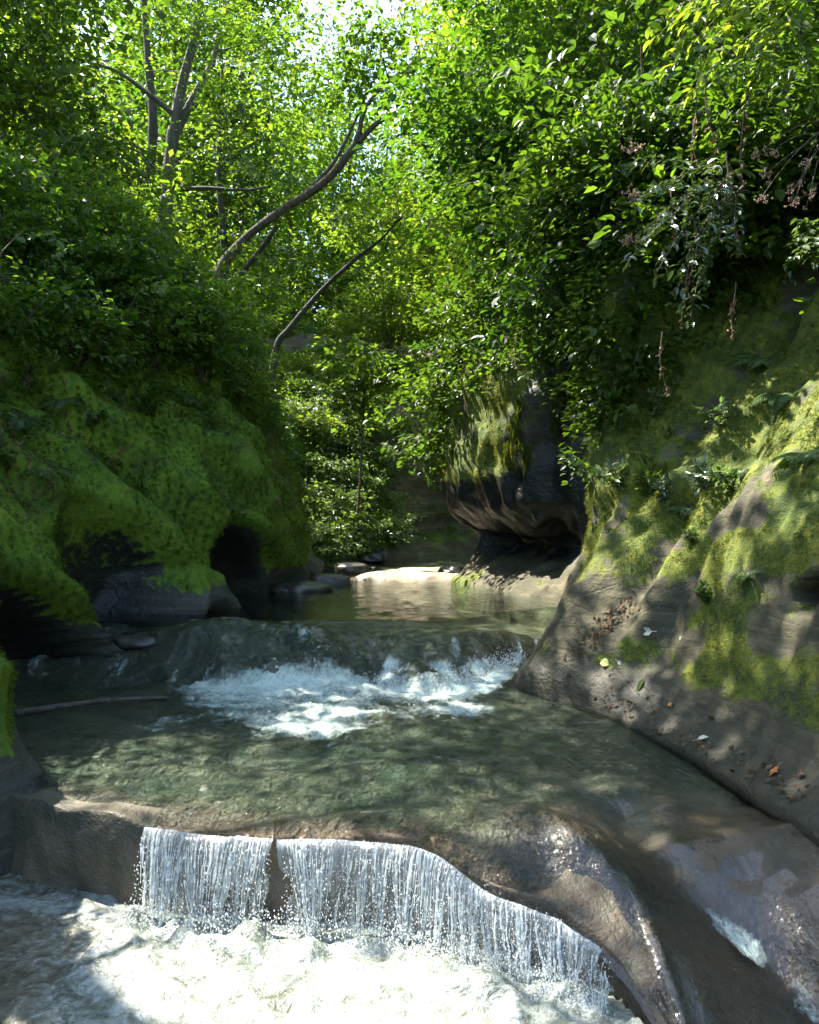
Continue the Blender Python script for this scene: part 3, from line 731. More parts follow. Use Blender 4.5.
# forked grey tree on the left slope
tp = path_px([(161, 262), (165, 215), (170, 170), (173, 132)], 19)
b0 = np.array([tp[0][0]-.15, 19, gz_(tp[0][0]-.15, 19)-.3])
e1 = path_px([(173, 135), (182, 85), (196, 30), (203, -30), (212, -110)], 19)
e2 = path_px([(173, 140), (192, 100), (212, 62), (222, 20), (245, -60)], 19, .2)
e3 = path_px([(172, 190), (205, 188), (245, 190), (270, 186)], 19, -.2)
e4 = path_px([(180, 120), (150, 95), (118, 72), (88, 62)], 19, -.3)
w_, f_ = grow([b0]+tp, .21, .15, [(W(120, 60, 18), (3.2, 2.5, 1.8), 2), (W(250, 60, 18.5), (2.4, 2.2, 1.8), 1.6), (W(190, -90, 19), (4, 3, 2.4), 2), (W(230, 160, 18), (1.8, 1.5, .9), .8), (W(90, 150, 18), (2, 1.6, 1.0), .8)],
              90, 5, 34, .125, .55, 'simple', True, extra=[(e1, .14, .05), (e2, .11, .04), (e3, .06, .02), (e4, .07, .03)], start=.55)
plant_tree('forked_tree', 'tall grey tree that forks into a V on the left slope', 'tree', b0, w_, f_, 'bark_grey', 'leaf_mid')

tp = path_px([(138, 262), (143, 215), (150, 172), (153, 120), (148, 60), (142, -30)], 20.5)
b0 = np.array([tp[0][0]-.1, 20.5, gz_(tp[0][0]-.1, 20.5)-.3])
w_, f_ = grow([b0]+tp, .21, .07, [(W(110, -20, 20.5), (3, 2.5, 2.4), 2), (W(90, 100, 20.5), (2.4, 2, 1.4), 1), (W(150, 40, 21), (2, 2, 2), 1)], 60, 5, 30, .125, .55, gaps=True, start=.45)
plant_tree('slender_tree', 'dark slender trunk close beside the forked grey tree', 'tree', b0, w_, f_, 'bark_dark', 'leaf_dark')

# the big leaning tree
tp = path_px([(214, 292), (238, 246), (278, 213), (322, 184), (350, 152), (360, 132)], 16)
b0 = np.array([tp[0][0]-.25, 16, gz_(tp[0][0]-.25, 16)-.3])
e1 = path_px([(358, 138), (364, 112), (378, 92), (398, 74)], 16)
e2 = path_px([(359, 142), (376, 124), (398, 114), (424, 106)], 16)
e3 = path_px([(302, 197), (332, 165), (352, 128), (362, 104), (372, 85)], 16.3)
w_, f_ = grow([b0]+tp, .115, .065, [(W(400, 50, 16), (1.6, 1.4, .8), 1.3), (W(335, 60, 16), (1.5, 1.5, .8), .6), (W(450, 90, 16.4), (.6, .8, .4), .5)],
              26, 4, 30, .115, .42, extra=[(e1, .06, .025), (e2, .06, .022), (e3, .05, .015)], start=.85)
plant_tree('leaning_tree', 'thick bare trunk leaning far out to the right over the gorge', 'tree', b0, w_, f_, 'bark_brown', 'leaf_mid')
tp = path_px([(224, 302), (246, 268), (262, 248), (277, 226)], 17)
b0 = np.array([tp[0][0]-.15, 17, gz_(tp[0][0]-.15, 17)-.3])
w_, f_ = grow([b0]+tp, .09, .05, [(W(285, 195, 17.4), (.8, .8, .5), 1)], 10, 4, 26, .11, .35, gaps=True, start=.8)
plant_tree('leaning_sapling', 'shorter dark trunk leaning below the big leaning tree', 'tree', b0, w_, f_, 'bark_dark', 'leaf_mid')
tp = path_px([(276, 350), (290, 328), (322, 290), (352, 262), (380, 240), (400, 218)], 19)
b0 = np.array([tp[0][0]-.2, 19, gz_(tp[0][0]-.2, 19)-.3])
w_, f_ = grow([b0]+tp, .085, .03, [(W(400, 205, 19), (1.0, 1.0, .6), 1), (W(340, 225, 19.4), (1.0, 1.0, .5), .6)], 16, 4, 26, .11, .38, gaps=True, start=.7)
plant_tree('bent_tree', 'thin trunk slanting up to the right in the sunny hollow', 'tree', b0, w_, f_, 'bark_dark', 'leaf_bright')
tp = path_px([(330, 345), (334, 326), (345, 318), (358, 316), (362, 340), (366, 350)], 18)
# yellow-green sapling in the sun
x0, y0 = W(352, 440, 16.6)[0], 16.6
b0 = np.array(on_ground(x0, y0, -.2)); top = W(366, 350, 16.6)
w_, f_ = grow([b0, b0*.6+top*.4+[.05, 0, 0], top], .035, .015, [(W(366, 358, 16.6), (1.0, .9, .28), 2), (W(345, 385, 16.4), (.75, .7, .2), 1), (W(392, 378, 16.5), (.6, .6, .2), 1), (W(350, 405, 16.4), (.5, .5, .12), .6)],
              30, 3, 24, .11, .34, 'maple', False, wid=.9, start=.3)
plant_tree('sunlit_sapling', 'yellow green sapling with flat layers of leaves in full sun before the dark cut bank', 'sapling', b0, w_, f_, 'twig', 'leaf_bright')

# near canopy of both banks (mostly over the frame): it shades the gorge
def canopy_tree(name, label, xy, top, r0, lobes, prims, leaf, bark, leaf_len=.13, per=4, leaves=40, spray=.72, lean=(0, 0), start=.35, shape='simple'):
    b0 = np.array(on_ground(xy[0], xy[1], -.3))
    tt = np.array([xy[0]+lean[0], xy[1]+lean[1], top])
    w_, f_ = grow([b0, b0*.7+tt*.3+[.1, .05, 0], b0*.35+tt*.65-[.1, 0, 0], tt], r0, r0*.3, lobes, prims, per, leaves, leaf_len, spray, shape, True, start=start)
    return plant_tree(name, label, 'tree', b0, w_, f_, bark, leaf)
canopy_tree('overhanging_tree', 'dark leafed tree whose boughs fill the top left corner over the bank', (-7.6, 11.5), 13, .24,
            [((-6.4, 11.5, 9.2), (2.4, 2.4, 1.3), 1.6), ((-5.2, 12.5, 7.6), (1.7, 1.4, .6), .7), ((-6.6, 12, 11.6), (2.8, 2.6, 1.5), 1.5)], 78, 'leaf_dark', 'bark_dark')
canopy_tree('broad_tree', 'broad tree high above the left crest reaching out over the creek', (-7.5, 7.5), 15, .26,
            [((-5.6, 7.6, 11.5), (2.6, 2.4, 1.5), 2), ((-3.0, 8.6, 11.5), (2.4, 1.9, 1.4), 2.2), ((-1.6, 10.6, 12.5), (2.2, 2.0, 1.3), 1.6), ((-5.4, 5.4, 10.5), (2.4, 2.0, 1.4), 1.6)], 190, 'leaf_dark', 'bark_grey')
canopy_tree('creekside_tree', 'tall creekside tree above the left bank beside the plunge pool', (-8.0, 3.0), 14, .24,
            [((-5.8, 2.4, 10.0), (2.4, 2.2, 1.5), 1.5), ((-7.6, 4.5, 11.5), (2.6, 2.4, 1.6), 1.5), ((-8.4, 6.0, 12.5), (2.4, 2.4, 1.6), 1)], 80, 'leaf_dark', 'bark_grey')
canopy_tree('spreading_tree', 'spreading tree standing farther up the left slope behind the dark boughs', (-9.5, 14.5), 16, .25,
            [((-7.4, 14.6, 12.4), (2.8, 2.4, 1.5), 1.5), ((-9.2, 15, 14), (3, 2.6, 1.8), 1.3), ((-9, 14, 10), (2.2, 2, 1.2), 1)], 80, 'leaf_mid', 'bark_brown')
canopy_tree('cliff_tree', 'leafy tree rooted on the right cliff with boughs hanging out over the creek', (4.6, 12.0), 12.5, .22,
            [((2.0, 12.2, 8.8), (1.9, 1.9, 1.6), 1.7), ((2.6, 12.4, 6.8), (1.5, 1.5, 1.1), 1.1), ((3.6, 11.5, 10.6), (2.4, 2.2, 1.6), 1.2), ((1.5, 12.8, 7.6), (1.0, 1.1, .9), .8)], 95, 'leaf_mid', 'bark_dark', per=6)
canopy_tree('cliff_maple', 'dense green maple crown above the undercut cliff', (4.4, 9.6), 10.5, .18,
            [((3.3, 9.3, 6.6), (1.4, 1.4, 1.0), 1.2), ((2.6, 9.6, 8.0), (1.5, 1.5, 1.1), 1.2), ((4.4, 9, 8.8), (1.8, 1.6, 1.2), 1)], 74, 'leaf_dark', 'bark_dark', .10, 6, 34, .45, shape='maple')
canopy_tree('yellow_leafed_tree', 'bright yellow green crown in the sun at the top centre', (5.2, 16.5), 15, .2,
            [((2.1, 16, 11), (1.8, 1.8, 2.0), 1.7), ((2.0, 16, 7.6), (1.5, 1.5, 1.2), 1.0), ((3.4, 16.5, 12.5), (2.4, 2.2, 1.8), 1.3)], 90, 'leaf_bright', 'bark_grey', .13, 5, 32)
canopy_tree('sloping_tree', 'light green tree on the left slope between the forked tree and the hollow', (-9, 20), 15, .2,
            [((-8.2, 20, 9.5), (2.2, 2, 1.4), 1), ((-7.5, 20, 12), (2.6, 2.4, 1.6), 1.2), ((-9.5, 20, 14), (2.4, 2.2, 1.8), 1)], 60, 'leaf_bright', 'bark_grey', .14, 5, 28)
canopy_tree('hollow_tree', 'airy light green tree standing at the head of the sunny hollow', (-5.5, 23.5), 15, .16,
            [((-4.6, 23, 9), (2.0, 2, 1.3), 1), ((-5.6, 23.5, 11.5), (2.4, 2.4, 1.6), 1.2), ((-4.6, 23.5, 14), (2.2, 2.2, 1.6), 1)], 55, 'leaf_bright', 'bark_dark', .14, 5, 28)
# ------------------------------------------------------------------ forest behind, copied from a few kinds
FOREST = [('maple_tree', 'leaf_mid', 'bark_grey', 15, 3.6, .19), ('beech_tree', 'leaf_bright', 'bark_grey', 17, 3.2, .17), ('oak_tree', 'leaf_mid', 'bark_brown', 16, 4.2, .22), ('ash_tree', 'leaf_bright', 'bark_dark', 19, 3.0, .16)]
PROTO = []
for k, (nm, lf, bk, H, Rc, r0) in enumerate(FOREST):
    lob = [((RNG.uniform(-1, 1)*Rc*.5, RNG.uniform(-1, 1)*Rc*.5, H*(.22+.16*i)), (Rc*(.8-.07*i), Rc*(.8-.07*i), H*.10), 1.2-.12*i) for i in range(5)]
    w_, f_ = grow([(0, 0, -.6), (.1, .05, H*.25), (-.12, .1, H*.55), (.1, 0, H*.95)], r0, .04, lob, 88, 4, 34, .22, .95, start=.15, sides=6, twigs=False)
    PROTO.append((nm, w_, f_, bk, lf))
spots = []
def far_enough(x, y, m): return all((x-a)**2+(y-b)**2 > m*m for a, b in spots)
tries = 0
while len(spots) < 60 and tries < 6000:
    tries += 1
    y = RNG.uniform(25, 66); x = RNG.uniform(-.62, .62)*y
    if y > 50 and abs(x) > 30: continue
    if not all(ray_clear(x, y, h_+6, 2.6) for h_ in (3, 8, 12, 16)): continue
    if creek_dist(np.array([x]), np.array([y]))[0] < 5 or not far_enough(x, y, 2.9 if y < 40 else 3.8): continue
    spots.append((x, y))
for s in [(-12, 28), (-15, 31), (-9, 31), (-6, 29), (-14.5, 19), (7.5, 15.5), (9, 18), (7, 11), (9.5, 13)]: spots.append(s)
spots = [s for s in spots if not (s[1] > 30 and -.11 < s[0]/s[1] < .02 and RNG.random() < .35)]
spots += [(-3.4, 41), (-1.2, 46), (-5.6, 38), (1.2, 43)]
spots.sort(key=lambda s: s[1])
roots = {}
GRPT = {'maple_tree': ('forest maple with a rounded crown among the sunlit woods behind the gorge', 'maples of the woods behind'),
        'beech_tree': ('pale trunked beech with light green leaves in the woods behind the gorge', 'beeches of the woods behind'),
        'oak_tree': ('wide crowned oak with a brown trunk in the woods behind the gorge', 'oaks of the woods behind'),
        'ash_tree': ('tall thin dark stemmed ash in the woods behind the gorge', 'ashes of the woods behind')}
for i, (x, y) in enumerate(spots):
    k = i % 4; nm, w_, f_, bk, lf = PROTO[k]
    loc = on_ground(x, y, -.2); rz = RNG.uniform(0, 6.28); sc = RNG.uniform(.8, 1.2)*(1.15 if y > 40 else 1)
    if k not in roots:
        t = plant_tree(nm, GRPT[nm][0], 'tree', (0, 0, 0), w_, f_, bk, lf, GRPT[nm][1]); roots[k] = t
        t.location = Vector(loc); t.rotation_euler = (0, 0, rz); t.scale = (sc,)*3
    else:
        copy_thing(roots[k], loc, rz, sc, tilt=(RNG.uniform(-.06, .06), RNG.uniform(-.06, .06)))

# ------------------------------------------------------------------ shrubs
def shrub_mesh(H, R, stems, leaf_len, spray, prims, per, leaves, shape='simple', wid=.62):
    wood, fol = MB(), MB(); C, D = [], []
    for s in range(stems):
        a = RNG.uniform(0, 6.28); tip = np.array([math.cos(a)*R*RNG.uniform(.3, 1), math.sin(a)*R*RNG.uniform(.3, 1), H*RNG.uniform(.55, 1)])
        P = bez((RNG.normal()*.05, RNG.normal()*.05, -.15), tip, .25*H, 8)
        wood.add(*tube(P, np.linspace(.018, .005, 8), 4))
        dr = np.gradient(P, axis=0)
        for k in range(per):
            j = RNG.integers(2, 8); off = RNG.normal(size=3)*spray*np.array([1, 1, .5])
            C.append(P[j]+off); D.append(dr[j]+unit(off)*.3)
    sprays(fol, np.array(C), np.array(D), spray*RNG.uniform(.7, 1.2, len(C)), leaves, leaf_len, wid, shape)
    return wood, fol
def shrub_set(name, label, cat, group, places, mk, leaf, kinds=2, scale=(.8, 1.25)):
    protos = []
    for i, (x, y, *z) in enumerate(places):
        loc = (x, y, z[0]) if z else on_ground(x, y, -.02)
        k = i % kinds
        if k >= len(protos):
            w_, f_ = mk(); t = plant_tree(name, label, cat, (0, 0, 0), w_, f_, 'twig', leaf, group, 'stem'); protos.append(t)
            t.location = Vector(loc); t.rotation_euler = (0, 0, RNG.uniform(0, 6.28)); t.scale = (RNG.uniform(*scale),)*3
        else:
            copy_thing(protos[k], loc, RNG.uniform(0, 6.28), RNG.uniform(*scale))
def scatter(n, fx, fy, mind=.5, ok=None):
    out = []; tr = 0
    while len(out) < n and tr < 5000:
        tr += 1; x, y = RNG.uniform(*fx), RNG.uniform(*fy)
        if ok and not ok(x, y): continue
        if all((x-a)**2+(y-b)**2 > mind*mind for a, b in out): out.append((x, y))
    return out
# crest of the left bank: pixel-guided rows along the crest, at their own distances
crest = []
for (px, y) in [(-60, 7.4), (-40, 8.4), (10, 8.6), (30, 9.6), (60, 9.4), (85, 10.2), (105, 11), (130, 11.2), (60, 10.8), (20, 10.8), (150, 11.8), (175, 12), (195, 12.6), (160, 12.8), (215, 12.4), (235, 12.9), (120, 12.2), (90, 12), (205, 13.6), (225, 14), (180, 14.4), (150, 14)]:
    crest.append((W(px, 0, y)[0], y))
for (px, py) in [(8, 345), (35, 325), (62, 345), (90, 310), (118, 335), (140, 305), (170, 335), (195, 318), (222, 345), (150, 360), (100, 365), (245, 372), (200, 368), (20, 375), (75, 372), (125, 285), (60, 300), (160, 290), (185, 350), (235, 400)]:
    h, _n = hit_pixel(px, py)
    if h is not None and 2.6 < h[2] < 9 and h[1] < 15: crest.append((h[0], h[1], h[2]-.05))
crest = [c for c in crest if ray_clear(c[0], c[1], (c[2] if len(c) > 2 else ground_at(c[0], c[1]))+.8, .5)]
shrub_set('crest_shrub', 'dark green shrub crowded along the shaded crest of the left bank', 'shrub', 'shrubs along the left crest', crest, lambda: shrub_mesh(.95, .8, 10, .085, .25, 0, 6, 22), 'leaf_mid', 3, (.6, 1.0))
# the sunny shrubs at the bend
sunny = []
for px, py in [(318, 520), (330, 545), (340, 500), (345, 530), (355, 555), (362, 510), (372, 540), (335, 470), (350, 485), (325, 495), (365, 475), (380, 520), (312, 480), (345, 450), (318, 450), (330, 430), (300, 430), (310, 410), (360, 440), (375, 490), (388, 545), (340, 410), (325, 560)]:
    h, _n = hit_pixel(px, py)
    if h is not None and 13 < h[1] < 30: sunny.append((h[0], h[1], h[2]-.05))
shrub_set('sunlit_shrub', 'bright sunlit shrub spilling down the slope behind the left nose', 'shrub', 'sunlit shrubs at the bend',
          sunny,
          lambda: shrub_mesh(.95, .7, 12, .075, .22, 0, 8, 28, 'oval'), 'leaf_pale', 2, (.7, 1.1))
slope = []
for px, py in [(300, 400), (322, 385), (345, 395), (330, 425), (385, 400), (312, 445), (296, 380), (372, 412), (350, 430), (405, 385), (335, 365), (380, 375), (310, 410), (360, 370)]:
    h, _n = hit_pixel(px, py)
    if h is not None and h[1] < 30: slope.append((h[0], h[1], h[2]-.05))
shrub_set('slope_shrub', 'light green shrub rooted on the earth slope at the bend of the creek', 'shrub', 'shrubs on the earth slope at the bend', slope, lambda: shrub_mesh(.9, .8, 11, .10, .27, 0, 7, 24), 'leaf_bright', 3, (.6, 1.2))
# bushes that hang over the right cliff
shrub_set('cliff_bush', 'leafy bush hanging over the edge of the right cliff', 'bush', 'bushes over the right cliff',
          [(1.95, 11.2, 4.7), (1.6, 12.0, 4.5), (1.0, 12.7, 3.6), (2.1, 10.5, 4.7), (2.6, 9.8, 4.8), (2.8, 9.2, 5.1), (3.1, 8.6, 5.0), (1.15, 13.1, 4.2), (1.8, 12.2, 4.9), (2.5, 11, 5.4), (3.3, 9.8, 5.6), (3.5, 8.2, 5.2), (3.0, 10.4, 5.6), (.85, 13.3, 2.7), (1.15, 13.5, 3.3), (3.5, 7.6, 4.9), (3.9, 7.0, 5.1), (3.7, 6.4, 4.9), (1.5, 13, 5.0), (2.35, 9.0, 4.6), (2.3, 9.4, 5.2), (2.1, 8.7, 5.0), (2.5, 8.5, 5.6), (2.9, 8.0, 5.4), (2.15, 9.2, 3.9), (2.8, 8.2, 4.4), (3.3, 7.9, 4.2)],
          lambda: shrub_mesh(.75, .95, 13, .085, .27, 0, 8, 26, 'oval'), 'leaf_dark', 3, (.8, 1.25))
# understory of the woods
und = scatter(46, (-15, 13), (19, 34), 1.5, lambda x, y: creek_dist(np.array([x]), np.array([y]))[0] > 2.6 and abs(x) < .55*y and ground_at(x, y) > 2.2 and ray_clear(x, y, ground_at(x, y)+1.8, .9))
shrub_set('understory_sapling', 'light green sapling in the understory of the woods beyond the bend', 'sapling', 'understory saplings beyond the bend', und, lambda: shrub_mesh(2.6, 1.2, 12, .13, .45, 0, 8, 26), 'leaf_bright', 3, (.8, 1.5))
# ------------------------------------------------------------------ falling water
t = NT('falling_water'); P = t.pos()
n = t.noise(55, 3, .6, t.mapping(P, (1, 1, .5)))
pr = t.princ(Base_Color=t.ramp(n, [(.35, (.62, .66, .66)), (.65, (.93, .95, .95))]), Roughness=.12, Specular_IOR_Level=.8, Normal=t.bump(n, .5, .01))
tl = t.n('ShaderNodeBsdfTranslucent'); tl.inputs['Color'].default_value = (.9, .93, .93, 1)
tp_ = t.n('ShaderNodeBsdfTransparent'); tp_.inputs['Color'].default_value = (.93, .96, .96, 1)
M['fall'] = t.done(t.mixsh(t.ramp(n, [(.3, .7), (.62, .2)]), t.mixsh(.3, pr, tl), tp_))
t = NT('water_film'); P = t.pos()
n = t.noise(34, 4, .65, t.mapping(P, (1, 1, .10)), .3)
tp_ = t.n('ShaderNodeBsdfTransparent'); tp_.inputs['Color'].default_value = (.9, .94, .93, 1)
pr = t.princ(Base_Color=(.80, .84, .84, 1), Roughness=.1, Specular_IOR_Level=.8, Normal=t.bump(n, .8, .02))
kk = t.attr('k')
top = t.math('MULTIPLY', t.math('SUBTRACT', 1., t.math('MULTIPLY', kk, 1.6), True), .18)
gl = t.n('ShaderNodeBsdfGlossy'); t.set(gl, Roughness=.08, Normal=t.bump(n, .9, .03))
lw = t.n('ShaderNodeLayerWeight'); t.set(lw, Blend=.35, Normal=t.bump(n, .9, .03))
clear = t.mixsh(t.math('MULTIPLY', lw.outputs['Fresnel'], .7), tp_, gl)
M['film'] = t.done(t.mixsh(t.math('ADD', top, t.ramp(n, [(.46, 0.), (.60, .14), (.75, .42)]), True), clear, pr))

def lip_frame(x):
    e = .02; yl = lip_y(x); dy = (lip_y(x+e)-lip_y(x-e))/(2*e); dy = np.clip(dy, -1.6, 1.6)
    nx_, ny_ = dy, -np.ones_like(dy); l = np.hypot(nx_, ny_)
    zl = bed_smooth(x, yl+.10)+.028
    return yl, nx_/l, ny_/l, zl
def fall_path(x, k, v):
    """k in 0..1 of the fall height"""
    yl, nx_, ny_, zl = lip_frame(x)
    h = np.maximum(zl-.02, .04); tt = np.sqrt(2*h*k/9.8)
    o = v*tt
    return np.stack([x+nx_*o, yl+.03+ny_*(o+.02), zl-h*k], -1)

def drops(mb, C, r):
    o = np.array([(1, 0, 0), (-1, 0, 0), (0, 1, 0), (0, -1, 0), (0, 0, 1.5), (0, 0, -1.2)], float)
    f = np.array([(0, 2, 4), (2, 1, 4), (1, 3, 4), (3, 0, 4), (2, 0, 5), (1, 2, 5), (3, 1, 5), (0, 3, 5)])
    N = len(C); r = np.broadcast_to(r, (N,))
    V = C[:, None]+o[None]*r[:, None, None]
    mb.v.append(V.reshape(-1, 3)); mb.f.append((f[None]+(mb.n+np.arange(N)*6)[:, None, None]).reshape(-1, 3)); mb.n += N*6

wf = thing('waterfall', 'thin beaded curtain of water falling over the straight rock ledge into the foaming pool', 'waterfall', (-.3, 3.9, 0))
org = np.array([-.3, 3.9, 0])
for xa, xb, dens in ((-1.36, -.675, 190), (-.61, .86, 190)):
    mb = MB(); n = int((xb-xa)*dens)
    xs = RNG.uniform(xa, xb, n*2); d = fbm2(xs, xs*0, 6, 3, 401); xs = xs[(d > RNG.uniform(-.35, .35, n*2))]
    clump = RNG.uniform(xa, xb, int((xb-xa)*17))
    for x0 in xs:
        k0 = RNG.choice([0, RNG.uniform(0, .2), RNG.uniform(.1, .5), RNG.uniform(.2, .8)]); k1 = min(1.03, k0+RNG.uniform(.12, .8)); m = int(8+22*(k1-k0))
        k = np.linspace(k0, k1, m); v = .42+.16*vnoise(np.array([[x0*6, 0, 0]]), 402)[0]+.05*RNG.normal()
        xx = np.full(m, x0)+.005*vnoise(np.stack([k*5, k*0+x0*40, k*0], 1), 403)
        xx = xx+.07*vnoise(np.array([[x0*3.5, 3, 0]]), 406)[0]*k+(clump[np.argmin(np.abs(clump-x0))]-x0)*.55*k**1.4
        pth = fall_path(xx, k, v)
        rr = (.0011+.0034*RNG.random()**2.5)*(.35+1.5*np.abs(vnoise(np.stack([k*26, k*0+x0*90, k*0], 1), 404)))*(1+.4*k)
        rr[0] *= .6; rr[-1] *= .4
        V, Fc = tube(pth, rr, 5); mb.add(V, Fc)
    nd = int(n*12.0); k = RNG.random(nd)**.8; xd = RNG.uniform(xa, xb, nd)
    drops(mb, fall_path(xd, k, .45+.14*RNG.normal(size=nd))+RNG.normal(size=(nd, 3))*.008, RNG.uniform(.0012, .0042, nd))
    mb.v = [v-org for v in mb.v]
    mb.build('curtain', M['fall'], wf, True)
    mb = MB(); nu, nv = int((xb-xa)/.008), 22
    U, K = np.meshgrid(np.linspace(xa, xb, nu), np.linspace(0, 1, nv), indexing='ij')
    e_ = np.minimum(U-xa, xb-U).ravel(); uu = U.ravel()+.05*vnoise(np.stack([K.ravel()*4, K.ravel()*0+xa*7, K.ravel()*0], 1), 407)*np.exp(-e_/.06)+.035*np.sign(U.ravel()-(xa+xb)/2)*-K.ravel()*np.exp(-e_/.06)
    G = fall_path(uu, K.ravel(), .33)
    G[:, 1] += .012*fbm2(U.ravel(), K.ravel()*.2, 14, 2, 405)
    mb.add(G-org, grid_faces(nu, nv)); mb.build('film', M['film'], wf, True, attrs=dict(k=K.ravel()))
# splash where the curtain meets the pool
mb = MB(); nd = 2600; xd = RNG.uniform(-1.36, .86, nd)
C = fall_path(xd, np.ones(nd), .45)+np.stack([RNG.normal(size=nd)*.02, -np.abs(RNG.normal(size=nd))*.07+.02, np.abs(RNG.normal(size=nd))*.045+.03], 1)
drops(mb, C, RNG.uniform(.0015, .005, nd))
mb.v = [v-org for v in mb.v]; mb.build('spray', M['fall'], wf, True)['kind'] = 'stuff'

# the cascade between the two pools: strands over the dark boulders, spray at the foot
cs = thing('cascade', 'low tumbling cascade of white water over dark boulders between the two pools', 'cascade', (-.4, 7.2, .5))
org = np.array([-.4, 7.2, .5])
mb = MB()
for x0, sx, nd, up in ((.4, .22, 700, .07), (.9, .14, 700, .11), (-.1, .2, 260, .05), (-.6, .3, 140, .03)):
    xd = x0+RNG.normal(size=nd)*sx; yd = casc_y(xd)-.1+RNG.normal(size=nd)*.13
    C = np.stack([xd, yd, .52+np.abs(RNG.normal(size=nd))*up], 1)
    drops(mb, C-org, RNG.uniform(.002, .007, nd))
mb.build('spray', M['fall'], cs, True)['kind'] = 'stuff'
# ------------------------------------------------------------------ moss, ferns, hanging plants, litter, stones
def gsample(G, weight, n):
    N = n3(gnormal(G)); Pp = n3(G); wq = np.clip(weight, 0, None); wq = wq/wq.sum()
    i = RNG.choice(len(Pp), n, p=wq); nn = N[i]
    return Pp[i], nn
def blades(mb, P, N, L, wid, down=.8):
    ax = N*.8+np.array([0, 0, -down])+.45*RNG.normal(size=P.shape)
    ax = unit(ax); s = unit(np.cross(ax, RNG.normal(size=P.shape)))*wid
    L = L*RNG.uniform(.5, 1.4, len(P))[:, None]
    V = np.stack([P-s-.004*N, P+s-.004*N, P+ax*L+np.array([0, 0, -.25])*L], 1).reshape(-1, 3)
    mb.add(V, np.arange(len(V)).reshape(-1, 3))
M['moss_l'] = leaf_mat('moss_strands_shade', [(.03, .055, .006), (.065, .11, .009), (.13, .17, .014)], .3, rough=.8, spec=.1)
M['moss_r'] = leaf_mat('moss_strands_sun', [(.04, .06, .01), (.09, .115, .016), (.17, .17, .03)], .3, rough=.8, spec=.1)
def area_w(G):
    a = np.linalg.norm(np.cross(np.gradient(G, axis=0), np.gradient(G, axis=1)), axis=2); return a.ravel()
def orient(P, N):
    f = np.sign(((np.array([0, 6, 3.])-P)*N).sum(1)); f[f == 0] = 1
    return N*f[:, None]
p = n3(GL); w_ = area_w(GL)*np.clip(mossL-.3, 0, 1)*(1-soilL*.8)*(p[:, 1] > 4)*(p[:, 1] < 15)*(p[:, 2] < 4.8)*(fbm(p, 3, 3, 201) > -.2)
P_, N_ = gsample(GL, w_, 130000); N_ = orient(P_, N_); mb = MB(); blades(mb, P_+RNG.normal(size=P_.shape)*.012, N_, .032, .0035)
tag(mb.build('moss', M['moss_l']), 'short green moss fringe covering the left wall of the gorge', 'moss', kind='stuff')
p = n3(GR); w_ = area_w(GR)*np.clip(mossR-.35, 0, 1)*(1-soilR)*(p[:, 1] > 3.5)*(p[:, 1] < 13.5)*(p[:, 2] < 4.8)*(fbm(p, 3, 3, 202) > -.15)
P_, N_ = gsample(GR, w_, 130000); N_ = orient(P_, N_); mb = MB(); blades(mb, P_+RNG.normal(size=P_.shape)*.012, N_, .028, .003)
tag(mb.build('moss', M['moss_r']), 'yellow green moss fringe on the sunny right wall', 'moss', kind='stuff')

# low leafy cover on the upper left slope and on the far banks
p = n3(GL); mb = MB()
w_ = area_w(GL)*sstep(2.9, 3.9, p[:, 2]+1.0*fbm(p, 1.4, 3, 203))*(p[:, 1] > 3)*(p[:, 0]**2+p[:, 1]**2 < 600)*(p[:, 1] < 15)*(p[:, 0] > -9)
P_, N_ = gsample(GL, w_, 3200); N_ = orient(P_, N_)
sprays(mb, P_+np.array([0, 0, .10])+N_*.05, N_+np.array([0, 0, .3]), RNG.uniform(.10, .22, len(P_)), 16, .062, .7, 'oval', flat=.3)
tag(mb.build('ground_cover', M['leaf_dark']), 'low leafy plants covering the upper slope of the left bank', 'ground cover', kind='stuff')
mb = MB(); w_ = area_w(GL)*sstep(14.2, 15.0, p[:, 1])*sstep(1.1, 1.6, p[:, 2]+.8*fbm(p, 1.2, 3, 207))*(p[:, 2] < 7)*(1-.5*sstep(18.6, 19.6, p[:, 1])*(p[:, 2] < 4))*(p[:, 0] < 8)
P_, N_ = gsample(GL, w_*np.where(p[:, 1] < 19, 2.2, 1.), 4200); N_ = orient(P_, N_)
sprays(mb, P_+np.array([0, 0, .14])+N_*.05, N_+np.array([0, 0, .3]), RNG.uniform(.14, .32, len(P_)), 16, .085, .7, 'simple', flat=.3)
tag(mb.build('ground_cover', M['leaf_mid']), 'leafy plants covering the sunny slope round the bend of the creek', 'ground cover', kind='stuff')
p = n3(GR); mb = MB(); w_ = area_w(GR)*sstep(3.6, 4.6, p[:, 2]+1.1*fbm(p, 1.4, 3, 204)+1.3*sstep(7.4, 8.2, p[:, 1])*(1-sstep(10, 10.6, p[:, 1])))*(p[:, 1] > 3)*(p[:, 2] < 7.3)
P_, N_ = gsample(GR, w_*(1+2.2*sstep(7.2, 8, p[:, 1])*(1-sstep(10, 10.6, p[:, 1]))*(p[:, 2] < 5.5)), 5600); N_ = orient(P_, N_)
sprays(mb, P_+N_*.12, N_*.6+np.array([0, 0, -.5]), RNG.uniform(.12, .28, len(P_)), 16, .07, .66, 'oval', flat=.3)
tag(mb.build('ground_cover', M['leaf_dark']), 'trailing leaves hanging down the dark upper face of the right cliff', 'ground cover', kind='stuff')
